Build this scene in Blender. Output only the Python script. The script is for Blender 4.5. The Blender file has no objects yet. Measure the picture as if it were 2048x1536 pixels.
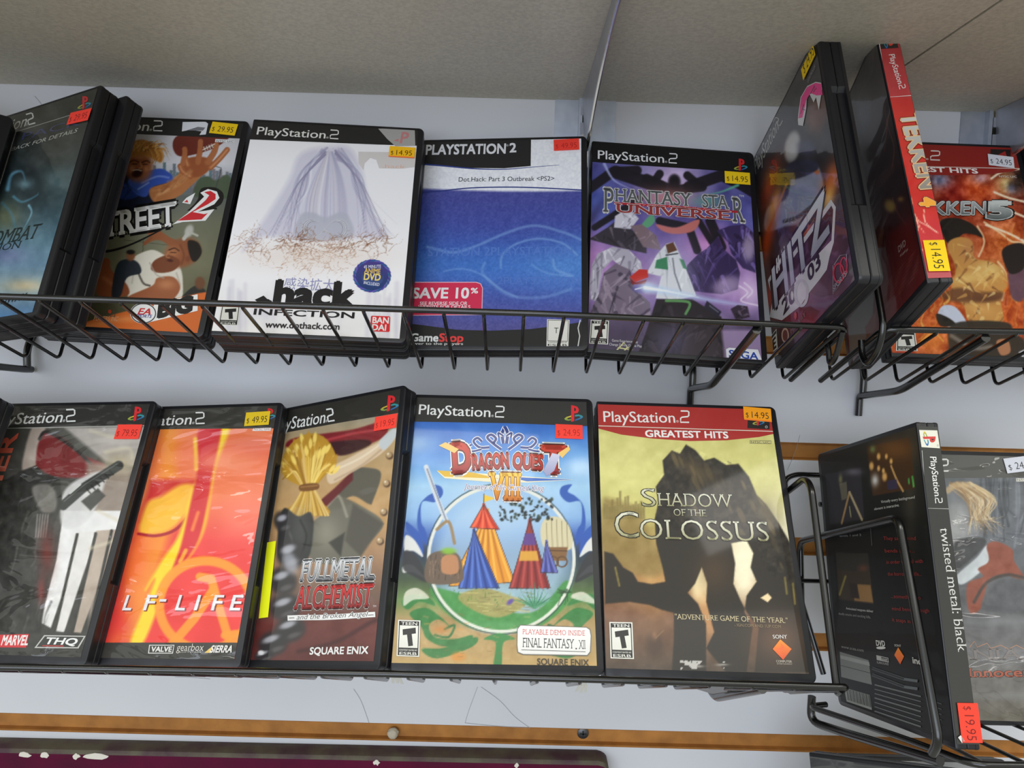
import bpy, bmesh, math, random
import numpy as np
from mathutils import Vector, Matrix

random.seed(7); np.random.seed(7)
S = bpy.context.scene
COL = S.collection
Z0 = 0.62                      # height of the eye above the counter under the display

# ------------------------------------------------------------------ camera
FPX, PITCH, ROLL, YAW = 1403.718, -0.0764807, -0.02850996, 0.0021166
def Rx(a): return Matrix.Rotation(a, 3, 'X')
def Ry(a): return Matrix.Rotation(a, 3, 'Y')
def Rz(a): return Matrix.Rotation(a, 3, 'Z')
RC = Rz(-YAW) @ Rx(PITCH) @ Ry(ROLL)          # columns: right, forward, up
cam = bpy.data.cameras.new('camera'); cam.lens = 36 * FPX / 2048; cam.sensor_width = 36
cam.clip_start = 0.02; cam.clip_end = 50
cobj = bpy.data.objects.new('camera', cam); COL.objects.link(cobj)
m = Matrix.Identity(4)
for i in range(3):
    m[i][0] = RC[i][0]; m[i][1] = RC[i][2]; m[i][2] = -RC[i][1]
m[2][3] = Z0
cobj.matrix_world = m
S.camera = cobj

# ------------------------------------------------------------------ light, exposure
w = bpy.data.worlds.new('store_ambient'); S.world = w; w.use_nodes = True
bg = w.node_tree.nodes['Background']; bg.inputs[0].default_value = (0.97, 1.0, 0.90, 1); bg.inputs[1].default_value = 0.80
nt = w.node_tree; tc = nt.nodes.new('ShaderNodeTexCoord'); sx = nt.nodes.new('ShaderNodeSeparateXYZ'); rp = nt.nodes.new('ShaderNodeValToRGB'); mr = nt.nodes.new('ShaderNodeMapRange')
mr.inputs['From Min'].default_value = -1; mr.inputs['From Max'].default_value = 1
rp.color_ramp.elements[0].position = 0.40; rp.color_ramp.elements[0].color = (0.60, 0.60, 0.53, 1); rp.color_ramp.elements[1].position = 0.56; rp.color_ramp.elements[1].color = (1.0, 1.04, 0.95, 1)
nt.links.new(tc.outputs['Generated'], sx.inputs[0]); nt.links.new(sx.outputs['Z'], mr.inputs['Value']); nt.links.new(mr.outputs['Result'], rp.inputs['Fac']); nt.links.new(rp.outputs['Color'], bg.inputs[0])
def area(name, loc, target, sx, sy, energy, color=(1, 0.96, 0.90)):
    l = bpy.data.lights.new(name, 'AREA'); l.shape = 'RECTANGLE'; l.size = sx; l.size_y = sy; l.energy = energy; l.color = color
    o = bpy.data.objects.new(name, l); COL.objects.link(o); o.location = (loc[0], loc[1], loc[2] + Z0)
    d = Vector((target[0], target[1], target[2] + Z0)) - o.location
    o.rotation_euler = d.to_track_quat('-Z', 'Y').to_euler(); return o
area('ceiling_tube_light', (-0.55, -0.55, 1.35), (-0.45, 0.35, 0), 1.5, 0.22, 8)
area('ceiling_tube_light', (0.2, -1.9, 1.45), (0.0, 0.3, -0.1), 2.4, 0.3, 5)
area('ceiling_tube_light', (1.25, -.62, 1.35), (.5, .45, -.1), 1.3, .22, 6)
area('front_fill_light', (-1.0, -3.2, 0.1), (0, .5, 0), 3.6, 2.2, 74, (0.86, 0.95, 1.12))  # added cool fill from the front left, brightens the upper row
S.view_settings.view_transform = 'Standard'; S.view_settings.look = 'None'
S.view_settings.exposure = 0.0; S.view_settings.gamma = 1; S.view_settings.use_curve_mapping = False

# ------------------------------------------------------------------ materials
def lin(c):
    c = np.asarray(c, float) / 255.0
    return np.where(c <= 0.04045, c / 12.92, ((c + 0.055) / 1.055) ** 2.4)
def mat(name, rgb, rough=0.5, metal=0.0, spec=0.5, coat=0.0, bump=None, mottle=None):
    M = bpy.data.materials.new(name); M.use_nodes = True; t = M.node_tree; b = t.nodes['Principled BSDF']
    l = lin(rgb); b.inputs['Base Color'].default_value = (*l, 1); b.inputs['Roughness'].default_value = rough
    b.inputs['Metallic'].default_value = metal; b.inputs['Specular IOR Level'].default_value = spec
    b.inputs['Coat Weight'].default_value = coat; b.inputs['Coat Roughness'].default_value = 0.06
    tc = t.nodes.new('ShaderNodeTexCoord')
    if mottle:
        sc, rgb2, detail = mottle
        n = t.nodes.new('ShaderNodeTexNoise'); n.inputs['Scale'].default_value = sc; n.inputs['Detail'].default_value = detail
        r = t.nodes.new('ShaderNodeValToRGB'); r.color_ramp.elements[0].position = 0.35; r.color_ramp.elements[1].position = 0.68
        r.color_ramp.elements[0].color = (*l, 1); r.color_ramp.elements[1].color = (*lin(rgb2), 1)
        t.links.new(tc.outputs['Object'], n.inputs['Vector']); t.links.new(n.outputs['Fac'], r.inputs['Fac']); t.links.new(r.outputs['Color'], b.inputs['Base Color'])
    if bump:
        sc, st, dist = bump
        n = t.nodes.new('ShaderNodeTexNoise'); n.inputs['Scale'].default_value = sc; n.inputs['Detail'].default_value = 3
        bp = t.nodes.new('ShaderNodeBump'); bp.inputs['Strength'].default_value = st; bp.inputs['Distance'].default_value = dist
        t.links.new(tc.outputs['Object'], n.inputs['Vector']); t.links.new(n.outputs['Fac'], bp.inputs['Height']); t.links.new(bp.outputs['Normal'], b.inputs['Normal'])
    return M
def print_mat(name, rough, coat, wrinkle=0.0, wscale=9.0, stretch=(1, 1, 1), dist=.004):
    M = bpy.data.materials.new(name); M.use_nodes = True; t = M.node_tree; b = t.nodes['Principled BSDF']
    a = t.nodes.new('ShaderNodeAttribute'); a.attribute_name = 'Col'
    t.links.new(a.outputs['Color'], b.inputs['Base Color'])
    b.inputs['Roughness'].default_value = rough; b.inputs['Specular IOR Level'].default_value = 0.35
    b.inputs['Coat Weight'].default_value = coat; b.inputs['Coat Roughness'].default_value = 0.05
    if wrinkle:
        tc = t.nodes.new('ShaderNodeTexCoord'); mp = t.nodes.new('ShaderNodeMapping'); mp.inputs['Scale'].default_value = stretch
        n = t.nodes.new('ShaderNodeTexNoise'); n.inputs['Scale'].default_value = wscale; n.inputs['Detail'].default_value = 2.5; n.inputs['Distortion'].default_value = 0.8
        bp = t.nodes.new('ShaderNodeBump'); bp.inputs['Strength'].default_value = wrinkle; bp.inputs['Distance'].default_value = dist
        t.links.new(tc.outputs['Object'], mp.inputs['Vector']); t.links.new(mp.outputs['Vector'], n.inputs['Vector'])
        t.links.new(n.outputs['Fac'], bp.inputs['Height']); t.links.new(bp.outputs['Normal'], b.inputs['Coat Normal'])
    return M
MT = dict(
    plastic=mat('black_case_plastic', (26, 26, 30), 0.38, bump=(900, 0.12, 0.0003)),
    recess=mat('dark_recess_plastic', (10, 10, 11), 0.6),
    paper=print_mat('printed_cover', 0.45, 0.35),
    film=print_mat('printed_cover_in_clear_film', 0.4, 0.9, 0.25, 14, (1, 1, 2.2)),
    dull=print_mat('printed_back_in_dull_film', 0.5, 0.12),
    crumpled=print_mat('printed_cover_in_wrinkled_film', 0.4, 1.0, 1.0, 12, (1, 1, 2.8), .012),
    sticker=print_mat('sticker_paper', 0.6, 0.0),
    wire=mat('black_powder_coat', (14, 14, 14), 0.24, spec=0.6, coat=0.3),
    wall=mat('white_laminate', (202, 203, 209), 0.42, mottle=(3.5, (212, 212, 216), 3)),
    mdf=mat('raw_fibreboard', (176, 118, 52), 0.75, mottle=(60, (150, 98, 42), 4)),
    shelf=mat('beige_melamine', (196, 190, 174), 0.42, mottle=(420, (178, 172, 158), 2), bump=(500, 0.08, 0.0004)),
    alum=mat('brushed_aluminium', (188, 192, 200), 0.42, metal=0.75, mottle=(40, (160, 166, 178), 3)),
    steel=mat('bright_slot_steel', (225, 220, 205), 0.2, metal=1.0),
    slot=mat('slot_shadow_metal', (58, 56, 52), 0.5, metal=0.6),
    bracket=mat('painted_steel_bracket', (150, 152, 160), 0.3, metal=0.55, mottle=(30, (176, 178, 186), 3)),
    maroon=mat('maroon_paint', (90, 20, 50), 0.6, spec=0.06, mottle=(25, (76, 22, 46), 3)),
    dust=mat('dusty_olive_edge', (92, 86, 66), 0.7, mottle=(45, (70, 44, 52), 4)),
    chip=mat('chipped_white_undercoat', (214, 208, 196), 0.7),
    screw=mat('screw_zinc', (88, 88, 90), 0.4, metal=0.8),
    putty=mat('putty_lump', (182, 172, 152), 0.8),
    scuff=mat('pencil_scuff', (158, 158, 162), 0.8),
    flap=mat('dark_film', (52, 48, 46), 0.2, coat=0.5),
    tape=mat('white_tape', (196, 194, 186), 0.5),
)

# ------------------------------------------------------------------ object helpers
def link(name, me, parent=None, loc=(0, 0, 0)):
    o = bpy.data.objects.new(name, me); COL.objects.link(o); o.location = loc
    if parent: o.parent = parent
    return o
def tag(o, label=None, cat=None, group=None, kind=None):
    if label: o['label'] = label
    if cat: o['category'] = cat
    if group: o['group'] = group
    if kind: o['kind'] = kind
    return o
def empty(name, M4=None):
    o = bpy.data.objects.new(name, None); o.empty_display_size = 0.02; COL.objects.link(o)
    if M4 is not None: o.matrix_world = M4
    return o
class MB:
    def __init__(s): s.v = []; s.f = []; s.mi = []
    def add(s, vs, fs, mi=0):
        k = len(s.v); s.v += [tuple(v) for v in vs]; s.f += [tuple(i + k for i in f) for f in fs]; s.mi += [mi] * len(fs); return s
    def box(s, a, b, mi=0):
        x0, y0, z0 = a; x1, y1, z1 = b
        return s.add([(x0, y0, z0), (x1, y0, z0), (x1, y1, z0), (x0, y1, z0), (x0, y0, z1), (x1, y0, z1), (x1, y1, z1), (x0, y1, z1)],
                     [(0, 3, 2, 1), (4, 5, 6, 7), (0, 1, 5, 4), (1, 2, 6, 5), (2, 3, 7, 6), (3, 0, 4, 7)], mi)
    def loft(s, rings, mi=0, cap0=True, cap1=True):
        n = len(rings[0]); vs = [p for r in rings for p in r]; fs = []
        for k in range(len(rings) - 1):
            for i in range(n):
                j = (i + 1) % n; fs.append((k * n + i, k * n + j, (k + 1) * n + j, (k + 1) * n + i))
        if cap0: fs.append(tuple(reversed(range(n))))
        if cap1: fs.append(tuple((len(rings) - 1) * n + i for i in range(n)))
        return s.add(vs, fs, mi)
    def tube(s, pts, r, n=10, mi=0):
        P = [Vector(p) for p in pts]; rings = []; up = None
        for i, p in enumerate(P):
            a = P[max(i - 1, 0)]; b = P[min(i + 1, len(P) - 1)]; t = (b - a).normalized()
            if up is None: up = t.orthogonal().normalized()
            up = (up - t * up.dot(t)); up = up.normalized() if up.length > 1e-6 else t.orthogonal().normalized()
            q = t.cross(up)
            rings.append([p + up * math.cos(2 * math.pi * k / n) * r + q * math.sin(2 * math.pi * k / n) * r for k in range(n)])
        return s.loft(rings, mi)
    def build(s, name, mats, parent=None, smooth=True, loc=(0, 0, 0), angle=35):
        me = bpy.data.meshes.new(name); me.from_pydata(s.v, [], s.f)
        for mm in (mats if isinstance(mats, (list, tuple)) else [mats]): me.materials.append(mm)
        me.polygons.foreach_set('material_index', s.mi)
        bm = bmesh.new(); bm.from_mesh(me); bmesh.ops.recalc_face_normals(bm, faces=bm.faces); bm.to_mesh(me); bm.free()
        if smooth:
            me.polygons.foreach_set('use_smooth', [True] * len(me.polygons)); me.set_sharp_from_angle(angle=math.radians(angle))
        return link(name, me, parent, loc)
def fillet(pts, rad, n=6):
    P = [Vector(p) for p in pts]; out = [P[0]]
    for i in range(1, len(P) - 1):
        a, b, c = P[i - 1], P[i], P[i + 1]; r = min(rad, (a - b).length * .49, (c - b).length * .49)
        p, q = b + (a - b).normalized() * r, b + (c - b).normalized() * r
        for k in range(n + 1):
            t = k / n; out.append(p * (1 - t) ** 2 + b * 2 * t * (1 - t) + q * t * t)
    out.append(P[-1]); return out

# ------------------------------------------------------------------ text as flat glyph meshes
def _raw_text(s, bold):
    cu = bpy.data.curves.new('glyphs', 'FONT'); cu.body = s; cu.size = 1; cu.offset = bold; cu.resolution_u = 3; cu.fill_mode = 'FRONT'
    o = bpy.data.objects.new('glyphs', cu); COL.objects.link(o)
    dg = bpy.context.evaluated_depsgraph_get(); me = bpy.data.meshes.new_from_object(o.evaluated_get(dg))
    V = np.empty(len(me.vertices) * 3); me.vertices.foreach_get('co', V); V = V.reshape(-1, 3)[:, :2].copy()
    me.calc_loop_triangles(); F = np.empty(len(me.loop_triangles) * 3, int); me.loop_triangles.foreach_get('vertices', F)
    bpy.data.objects.remove(o); bpy.data.meshes.remove(me); bpy.data.curves.remove(cu)
    return V, F.reshape(-1, 3)
_tc = {}
def glyphs(s, bold=0.0, serif=0.0):
    k = (s, round(bold, 4), serif)
    if k in _tc: return _tc[k]
    V, F = _raw_text(s, bold)
    if serif and len(V):
        cap = CAPH + 2 * bold; cnt = {}
        for t in F:
            for a, b in ((0, 1), (1, 2), (2, 0)):
                e = tuple(sorted((t[a], t[b]))); cnt[e] = cnt.get(e, 0) + 1
        nv, nf = [V], [F]; k0 = len(V)
        for (a, b), c in cnt.items():
            if c != 1: continue
            for y, sg in ((-bold, 1), (CAPH + bold, -1)):
                if abs(V[a, 1] - y) < .012 and abs(V[b, 1] - y) < .012 and abs(V[a, 0] - V[b, 0]) > .03:
                    x0, x1 = sorted((V[a, 0], V[b, 0])); e = serif; h = .055 * sg
                    nv.append(np.array([(x0 - e, y), (x1 + e, y), (x1 + e * .9, y + h), (x0 - e * .9, y + h)])); nf.append(np.array([(k0, k0 + 1, k0 + 2), (k0, k0 + 2, k0 + 3)])); k0 += 4
        V = np.concatenate(nv); F = np.concatenate(nf)
    _tc[k] = (V, F); return V, F
CAPH = 0.7
CAPH = float(_raw_text('H', 0)[0][:, 1].max())

# ------------------------------------------------------------------ printed faces
# A face is a flat sheet of a case; its picture is laid out in coordinates measured on the photograph (sub-frame ox, oy, scale),
# carried onto the sheet's own plane, so each mark becomes a mark of fixed place and size on the sheet.
def catmull(P, closed=True, k=6):
    P = np.asarray(P, float); n = len(P); out = []
    for i in range(n if closed else n - 1):
        g = (lambda j: P[j % n]) if closed else (lambda j: P[min(max(j, 0), n - 1)])
        a, b, c, d = g(i - 1), g(i), g(i + 1), g(i + 2)
        for t in np.linspace(0, 1, k, endpoint=False):
            out.append(.5 * (2 * b + (c - a) * t + (2 * a - 5 * b + 4 * c - d) * t * t + (3 * b - a - 3 * c + d) * t ** 3))
    if not closed: out.append(P[-1])
    return np.array(out)
def vnoise(X, Y, sc, seed=0, octs=4):
    r = np.random.RandomState(seed); G = r.rand(64, 64); tot = 0; amp = 1; s = 0
    for o in range(octs):
        x = X / sc * 2 ** o + 17.3 * o; y = Y / sc * 2 ** o + 5.1 * o
        xi = np.floor(x).astype(int); yi = np.floor(y).astype(int); fx = x - xi; fy = y - yi
        fx = fx * fx * (3 - 2 * fx); fy = fy * fy * (3 - 2 * fy); g = lambda a, b: G[a % 64, b % 64]
        tot = tot + amp * ((g(xi, yi) * (1 - fx) + g(xi + 1, yi) * fx) * (1 - fy) + (g(xi, yi + 1) * (1 - fx) + g(xi + 1, yi + 1) * fx) * fy)
        s += amp; amp *= .5
    return tot / s
RCn = np.array(RC)
class Face:
    def __init__(s, case, O, U, V, wu, wv, cell=0.0007, base=(30, 30, 30)):
        s.case = case; Rm = np.array(case['R']); o = np.array(case['o'])
        s.O = o + Rm @ np.array(O); s.U = Rm @ np.array(U); s.V = Rm @ np.array(V); s.N = np.cross(s.U, s.V)
        s.lO, s.lU, s.lV = np.array(O), np.array(U), np.array(V); s.lN = np.cross(s.lU, s.lV)
        s.nu = max(2, int(wu / cell) + 1); s.nv = max(2, int(wv / cell) + 1); s.wu, s.wv = wu, wv
        gu, gv = np.meshgrid(np.linspace(0, wu, s.nu), np.linspace(0, wv, s.nv)); s.gu, s.gv = gu, gv
        P = s.O + gu[..., None] * s.U + gv[..., None] * s.V
        q = P @ RCn; q[..., 1] = np.maximum(q[..., 1], 1e-3)
        s.QX = 1024 + FPX * q[..., 0] / q[..., 1]; s.QY = 768 - FPX * q[..., 2] / q[..., 1]
        s.C = np.tile(np.array(base, float), (s.nv, s.nu, 1)); s.frame(0, 0, 1); s.ov = []; s.of = []; s.oc = []; s.nl = 0; s.layer = 0
    def frame(s, ox, oy, sc): s.ox, s.oy, s.sc = ox, oy, sc; s.X = (s.QX - ox) * sc; s.Y = (s.QY - oy) * sc; return s
    def L(s, p):
        p = np.atleast_2d(np.asarray(p, float)); px = s.ox + p[:, 0] / s.sc; py = s.oy + p[:, 1] / s.sc
        d = np.stack([(px - 1024) / FPX, np.ones(len(p)), -(py - 768) / FPX], -1) @ RCn.T
        t = (s.O @ s.N) / (d @ s.N); P = d * t[:, None] - s.O
        return np.stack([P @ s.U, P @ s.V], -1)
    # soft painting on the sheet's own grid
    def mix(s, a, c): a = np.clip(a, 0, 1)[..., None]; s.C = s.C * (1 - a) + np.array(c, float) * a
    def grad(s, stops, axis='y', bend=None):
        T = s.Y if axis == 'y' else s.X
        if bend is not None: T = T + bend
        t = [k[0] for k in stops]; s.C = np.stack([np.interp(T, t, [k[1][i] for k in stops]) for i in range(3)], -1)
    def blob(s, x, y, rx, ry, c, a=1.0, rot=0, p=1.0):
        r = math.radians(rot); dx, dy = s.X - x, s.Y - y; u = (dx * math.cos(r) + dy * math.sin(r)) / rx; v = (-dx * math.sin(r) + dy * math.cos(r)) / ry
        s.mix(a * np.exp(-(u * u + v * v) ** p), c)
    def sd(s, pts, closed):
        P = np.asarray(pts, float); d = np.full(s.X.shape, 1e9); ins = np.zeros(s.X.shape, bool); n = len(P)
        for i in range(n if closed else n - 1):
            a, b = P[i], P[(i + 1) % n]; e = b - a; l = (e @ e) + 1e-9
            t = np.clip(((s.X - a[0]) * e[0] + (s.Y - a[1]) * e[1]) / l, 0, 1)
            d = np.minimum(d, np.hypot(s.X - a[0] - t * e[0], s.Y - a[1] - t * e[1]))
            if closed and a[1] != b[1]:
                ins ^= ((a[1] > s.Y) != (b[1] > s.Y)) & (s.X < (b[0] - a[0]) * (s.Y - a[1]) / (b[1] - a[1]) + a[0])
        return np.where(ins, -d, d)
    def poly(s, pts, c, soft=3, a=1.0, smooth=False, tex=None):
        if smooth: pts = catmull(pts)
        A = a * np.clip(.5 - s.sd(pts, True) / soft, 0, 1)
        if tex is not None: A = A * tex
        if callable(c): c = c(s.X, s.Y); A = A[..., None]; s.C = s.C * (1 - A) + c * A
        else: s.mix(A, c)
    def line(s, pts, w, c, soft=3, a=1.0, smooth=False, taper=False):
        if smooth: pts = catmull(pts, False)
        P = np.asarray(pts, float); d = np.full(s.X.shape, 1e9); n = len(P) - 1
        for i in range(n):
            p, q = P[i], P[i + 1]; e = q - p; t = np.clip(((s.X - p[0]) * e[0] + (s.Y - p[1]) * e[1]) / ((e @ e) + 1e-9), 0, 1)
            ww = w * (1 - (i + t) / n) if taper else w
            d = np.minimum(d, np.hypot(s.X - p[0] - t * e[0], s.Y - p[1] - t * e[1]) - ww / 2)
        s.mix(a * np.clip(.5 - d / soft, 0, 1), c)
    def noise(s, sc, amp, seed=0, octs=4, col=None, thr=None, region=1.0):
        n = vnoise(s.X, s.Y, sc, seed, octs)
        if col is not None: s.mix(amp * region * np.clip((n - (thr or .5)) * 6, 0, 1), col)
        else: s.C = s.C + (n - .5)[..., None] * amp * (region[..., None] if hasattr(region, 'shape') else region)
    def box_mask(s, x0, y0, x1, y1, soft=4): return np.clip((s.X - x0) / soft, 0, 1) * np.clip((x1 - s.X) / soft, 0, 1) * np.clip((s.Y - y0) / soft, 0, 1) * np.clip((y1 - s.Y) / soft, 0, 1)
    # crisp marks
    def _put(s, uv, F, c, c2=None):
        s.layer += 1; uv = np.asarray(uv, float)
        F = np.asarray(F); out = lambda p: (p[:, 0] < 0) | (p[:, 0] > s.wu) | (p[:, 1] < 0) | (p[:, 1] > s.wv)
        bad = out(uv)[F].any(1); vr = (uv[:, 1].min(), np.ptp(uv[:, 1]) + 1e-9)
        if bad.any():                                       # trim what runs past the edge of the sheet
            nv, nf = [], []; k = len(uv)
            for t in F[bad]:
                P = [tuple(uv[i]) for i in t]
                for ax, lim, sg in ((0, 0, 1), (0, s.wu, -1), (1, 0, 1), (1, s.wv, -1)):
                    Q = []
                    for i in range(len(P)):
                        p, q = P[i], P[(i + 1) % len(P)]; dp, dq = sg * (p[ax] - lim), sg * (q[ax] - lim)
                        if dp >= 0: Q.append(p)
                        if dp * dq < 0: w_ = dp / (dp - dq); Q.append((p[0] + (q[0] - p[0]) * w_, p[1] + (q[1] - p[1]) * w_))
                    P = Q
                    if not P: break
                if len(P) >= 3:
                    nv += P; nf += [(k, k + i, k + i + 1) for i in range(1, len(P) - 1)]; k += len(P)
            F = np.concatenate([F[~bad].reshape(-1, 3), np.array(nf, int).reshape(-1, 3)]); uv = np.concatenate([uv, np.array(nv).reshape(-1, 2)])
        if not len(F): return
        us, inv = np.unique(F, return_inverse=True); uv = uv[us]; F = inv.reshape(-1, 3)
        # keep the winding facing outwards
        a = uv[F[:, 0]]; b = uv[F[:, 1]]; d = uv[F[:, 2]]; cr = (b[:, 0] - a[:, 0]) * (d[:, 1] - a[:, 1]) - (b[:, 1] - a[:, 1]) * (d[:, 0] - a[:, 0])
        F = np.where((cr < 0)[:, None], F[:, ::-1], F)
        s.ov.append(np.concatenate([uv, np.full((len(uv), 1), float(s.layer))], 1)); s.of.append(F + s.nl)
        if c2 is None: cc = np.tile(np.array(c, float), (len(uv), 1))
        else:
            t = (uv[:, 1] - vr[0]) / vr[1]; cc = np.array(c2, float) * (1 - t[:, None]) + np.array(c, float) * t[:, None]
        s.oc.append(cc); s.nl += len(uv)
    def vpoly(s, pts, c, c2=None, smooth=False):
        if smooth: pts = catmull(pts)
        uv = s.L(pts); from mathutils.geometry import tessellate_polygon
        T = tessellate_polygon([[Vector((a, b, 0)) for a, b in uv]])
        s._put(uv, [list(t) for t in T], c, c2)
    def vline(s, pts, w, c, closed=False, smooth=False, w2=None):
        if smooth: pts = catmull(pts, closed)
        P = np.asarray(pts, float)
        if closed: P = np.concatenate([P, P[:1]])
        T = np.gradient(P, axis=0); T /= np.linalg.norm(T, axis=1)[:, None] + 1e-9
        if closed: t = T[0] + T[-1]; t /= np.linalg.norm(t) + 1e-9; T[0] = T[-1] = t
        Nn = np.stack([-T[:, 1], T[:, 0]], -1); ww = np.linspace(w, w if w2 is None else w2, len(P))[:, None] / 2
        q = np.concatenate([P + Nn * ww, P - Nn * ww]); n = len(P); F = []
        for i in range(n - 1): F += [(i, i + 1, n + i + 1), (i, n + i + 1, n + i)]
        s._put(s.L(q), F, c)
    def ell(s, x, y, rx, ry, c, c2=None, rot=0, n=40):
        r = math.radians(rot); a = np.linspace(0, 2 * math.pi, n, endpoint=False)
        s.vpoly(np.stack([x + rx * np.cos(a) * math.cos(r) - ry * np.sin(a) * math.sin(r), y + rx * np.cos(a) * math.sin(r) + ry * np.sin(a) * math.cos(r)], -1), c, c2)
    def ring(s, x, y, rx, ry, w, c, a0=0, a1=360, n=64):
        a = np.radians(np.linspace(a0, a1, n)); s.vline(np.stack([x + rx * np.cos(a), y + ry * np.sin(a)], -1), w, c)
    def txt(s, st, p0, p1, h, c, bold=0.0, serif=0.0, shear=0.0, c2=None, out=None, warp=None, ref=None):
        """st on the baseline p0 -> p1, capitals h tall; ref: the letters whose ink spans p0..p1 (default st)"""
        P0, P1 = s.L([p0])[0], s.L([p1])[0]; dv = np.array(p1, float) - np.array(p0, float); ln = np.linalg.norm(dv)
        up = np.array([dv[1], -dv[0]]) / ln * h; e = (P1 - P0); le = np.linalg.norm(e); e = e / le; n = np.array([-e[1], e[0]])
        H = (s.L([np.array(p0) + up])[0] - P0) @ n
        if h < 100: bold = min(bold, .036)
        if h < 24: bold = min(bold, .012)
        thin = min(bold, 0.0); V0, F0 = glyphs(st, thin, serif)
        if not len(V0): return
        R0 = V0 if ref is None else glyphs(ref, thin, serif)[0]
        x0, x1 = R0[:, 0].min() - max(bold, 0), R0[:, 0].max() + max(bold, 0)
        def place(V):
            t = (V[:, 0] - x0) / (x1 - x0); y = V[:, 1] / CAPH
            if warp is not None: y = warp(t, y)
            return P0 + (t * le + y * abs(H) * shear)[:, None] * e + (y * H)[:, None] * n
        def stamp(d, col, col2=None):
            k = 1 if d <= .004 else (2 if d < .016 else 4 if d < .045 else 6)
            for i in range(k):
                a_ = 2 * math.pi * (i + (.5 if k != 2 else 0)) / k; r_ = d if k > 1 else 0
                s._put(place(V0 + r_ * np.array([math.cos(a_), math.sin(a_)])), F0, col, col2)
        for ob, oc in (out or []): stamp(ob, oc)
        stamp(bold, c, c2)
    def quad(s, tl, tr, br, bl):
        tl, tr, br, bl = map(lambda p: np.array(p, float), (tl, tr, br, bl))
        return lambda u, v: (tl * (1 - u) + tr * u) * (1 - v) + (bl * (1 - u) + br * u) * v
    def qpoly(s, Q, uv, c, **k): s.vpoly([Q(*p) for p in uv], c, **k)
    def build(s, name, parent, M, lift=0.0002):
        n = s.nu * s.nv; base = s.lO + s.gu.reshape(-1, 1) * s.lU + s.gv.reshape(-1, 1) * s.lV + s.lN * lift
        idx = np.arange(n).reshape(s.nv, s.nu); Q = np.stack([idx[:-1, :-1], idx[:-1, 1:], idx[1:, 1:], idx[1:, :-1]], -1).reshape(-1, 4)
        V = [base]; C = [s.C.reshape(-1, 3)]; T = np.zeros((0, 3), int)
        if s.ov:
            ov = np.concatenate(s.ov); ov[:, 2] = .00006 + ov[:, 2] * min(6e-6, .0006 / s.layer); V.append(s.lO + ov[:, :1] * s.lU + ov[:, 1:2] * s.lV + s.lN * (lift + ov[:, 2:])); C.append(np.concatenate(s.oc)); T = np.concatenate(s.of) + n
        V = np.concatenate(V); C = lin(np.clip(np.concatenate(C) * ART, 0, 250))
        me = bpy.data.meshes.new(name); me.vertices.add(len(V)); me.vertices.foreach_set('co', V.astype(np.float32).ravel())
        li = np.concatenate([Q.ravel(), T.ravel()]); me.loops.add(len(li)); me.loops.foreach_set('vertex_index', li.astype(np.int32))
        st = np.concatenate([np.arange(len(Q)) * 4, len(Q) * 4 + np.arange(len(T)) * 3]); me.polygons.add(len(st)); me.polygons.foreach_set('loop_start', st.astype(np.int32))
        me.polygons.foreach_set('use_smooth', np.zeros(len(st), bool)); me.update(calc_edges=True); me.validate()
        a = me.color_attributes.new('Col', 'FLOAT_COLOR', 'POINT'); a.data.foreach_set('color', np.concatenate([C, np.ones((len(C), 1))], 1).astype(np.float32).ravel())
        me.materials.append(M); return link(name, me, parent)
ART = 1.0

# marks that several covers share
def wordmark(a, p0, p1, h, c=(226, 226, 226), shear=0.0):
    """the console wordmark with its squared-off 2; p0 -> p1 spans the whole mark"""
    p0, p1 = np.array(p0, float), np.array(p1, float); d = p1 - p0; ln = np.linalg.norm(d); e = d / ln; up = np.array([e[1], -e[0]])
    a.txt('PlayStation', p0, p0 + d * .835, h * .93, c, bold=.008, shear=shear)
    a.txt('®', p0 + d * .845 + up * h * .02, p0 + d * .875 + up * h * .02, h * .2, c)
    W2 = ln * .105; X = p0 + d * .889; f = lambda u, v: X + e * (u * W2 + v * h * shear) + up * v * h * 1.08
    a.vline([f(.05, .97), f(.8, .97), f(.95, .9), f(.95, .6), f(.85, .52), f(.2, .46), f(.06, .38), f(.06, .05), f(1.0, .05)], h * .125, c)
def ps_logo(a, x, y, hh, ex=(1, 0), ey=(0, -1), k=1.0, P=(222, 40, 48)):
    ex = np.array(ex, float) * hh; ey = np.array(ey, float) * hh; f = lambda pts: [np.array([x, y]) + ex * p[0] + ey * p[1] for p in pts]; K = lambda *c: tuple(np.array(c) * k)
    a.vpoly(f([(-.16, -.16), (-.5, -.26), (-.66, -.38), (-.6, -.48), (-.38, -.54), (-.16, -.5), (-.16, -.42), (-.38, -.44), (-.46, -.38), (-.36, -.32), (-.16, -.26)]), K(230, 190, 60), K(110, 150, 70))
    a.vpoly(f([(.12, -.12), (.36, -.08), (.64, -.16), (.72, -.26), (.6, -.38), (.12, -.56), (.12, -.46), (.46, -.33), (.52, -.26), (.4, -.2), (.12, -.24)]), K(60, 160, 150), K(40, 90, 180))
    a.vpoly(f([(-.16, .6), (.04, .57), (.26, .5), (.38, .36), (.40, .18), (.32, .04), (.16, .0), (.06, .02), (.06, -.56), (-.16, -.62)]), K(*P))
    a.vpoly(f([(.06, .42), (.16, .38), (.2, .28), (.17, .18), (.06, .16)]), K(40, 38, 36))
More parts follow.
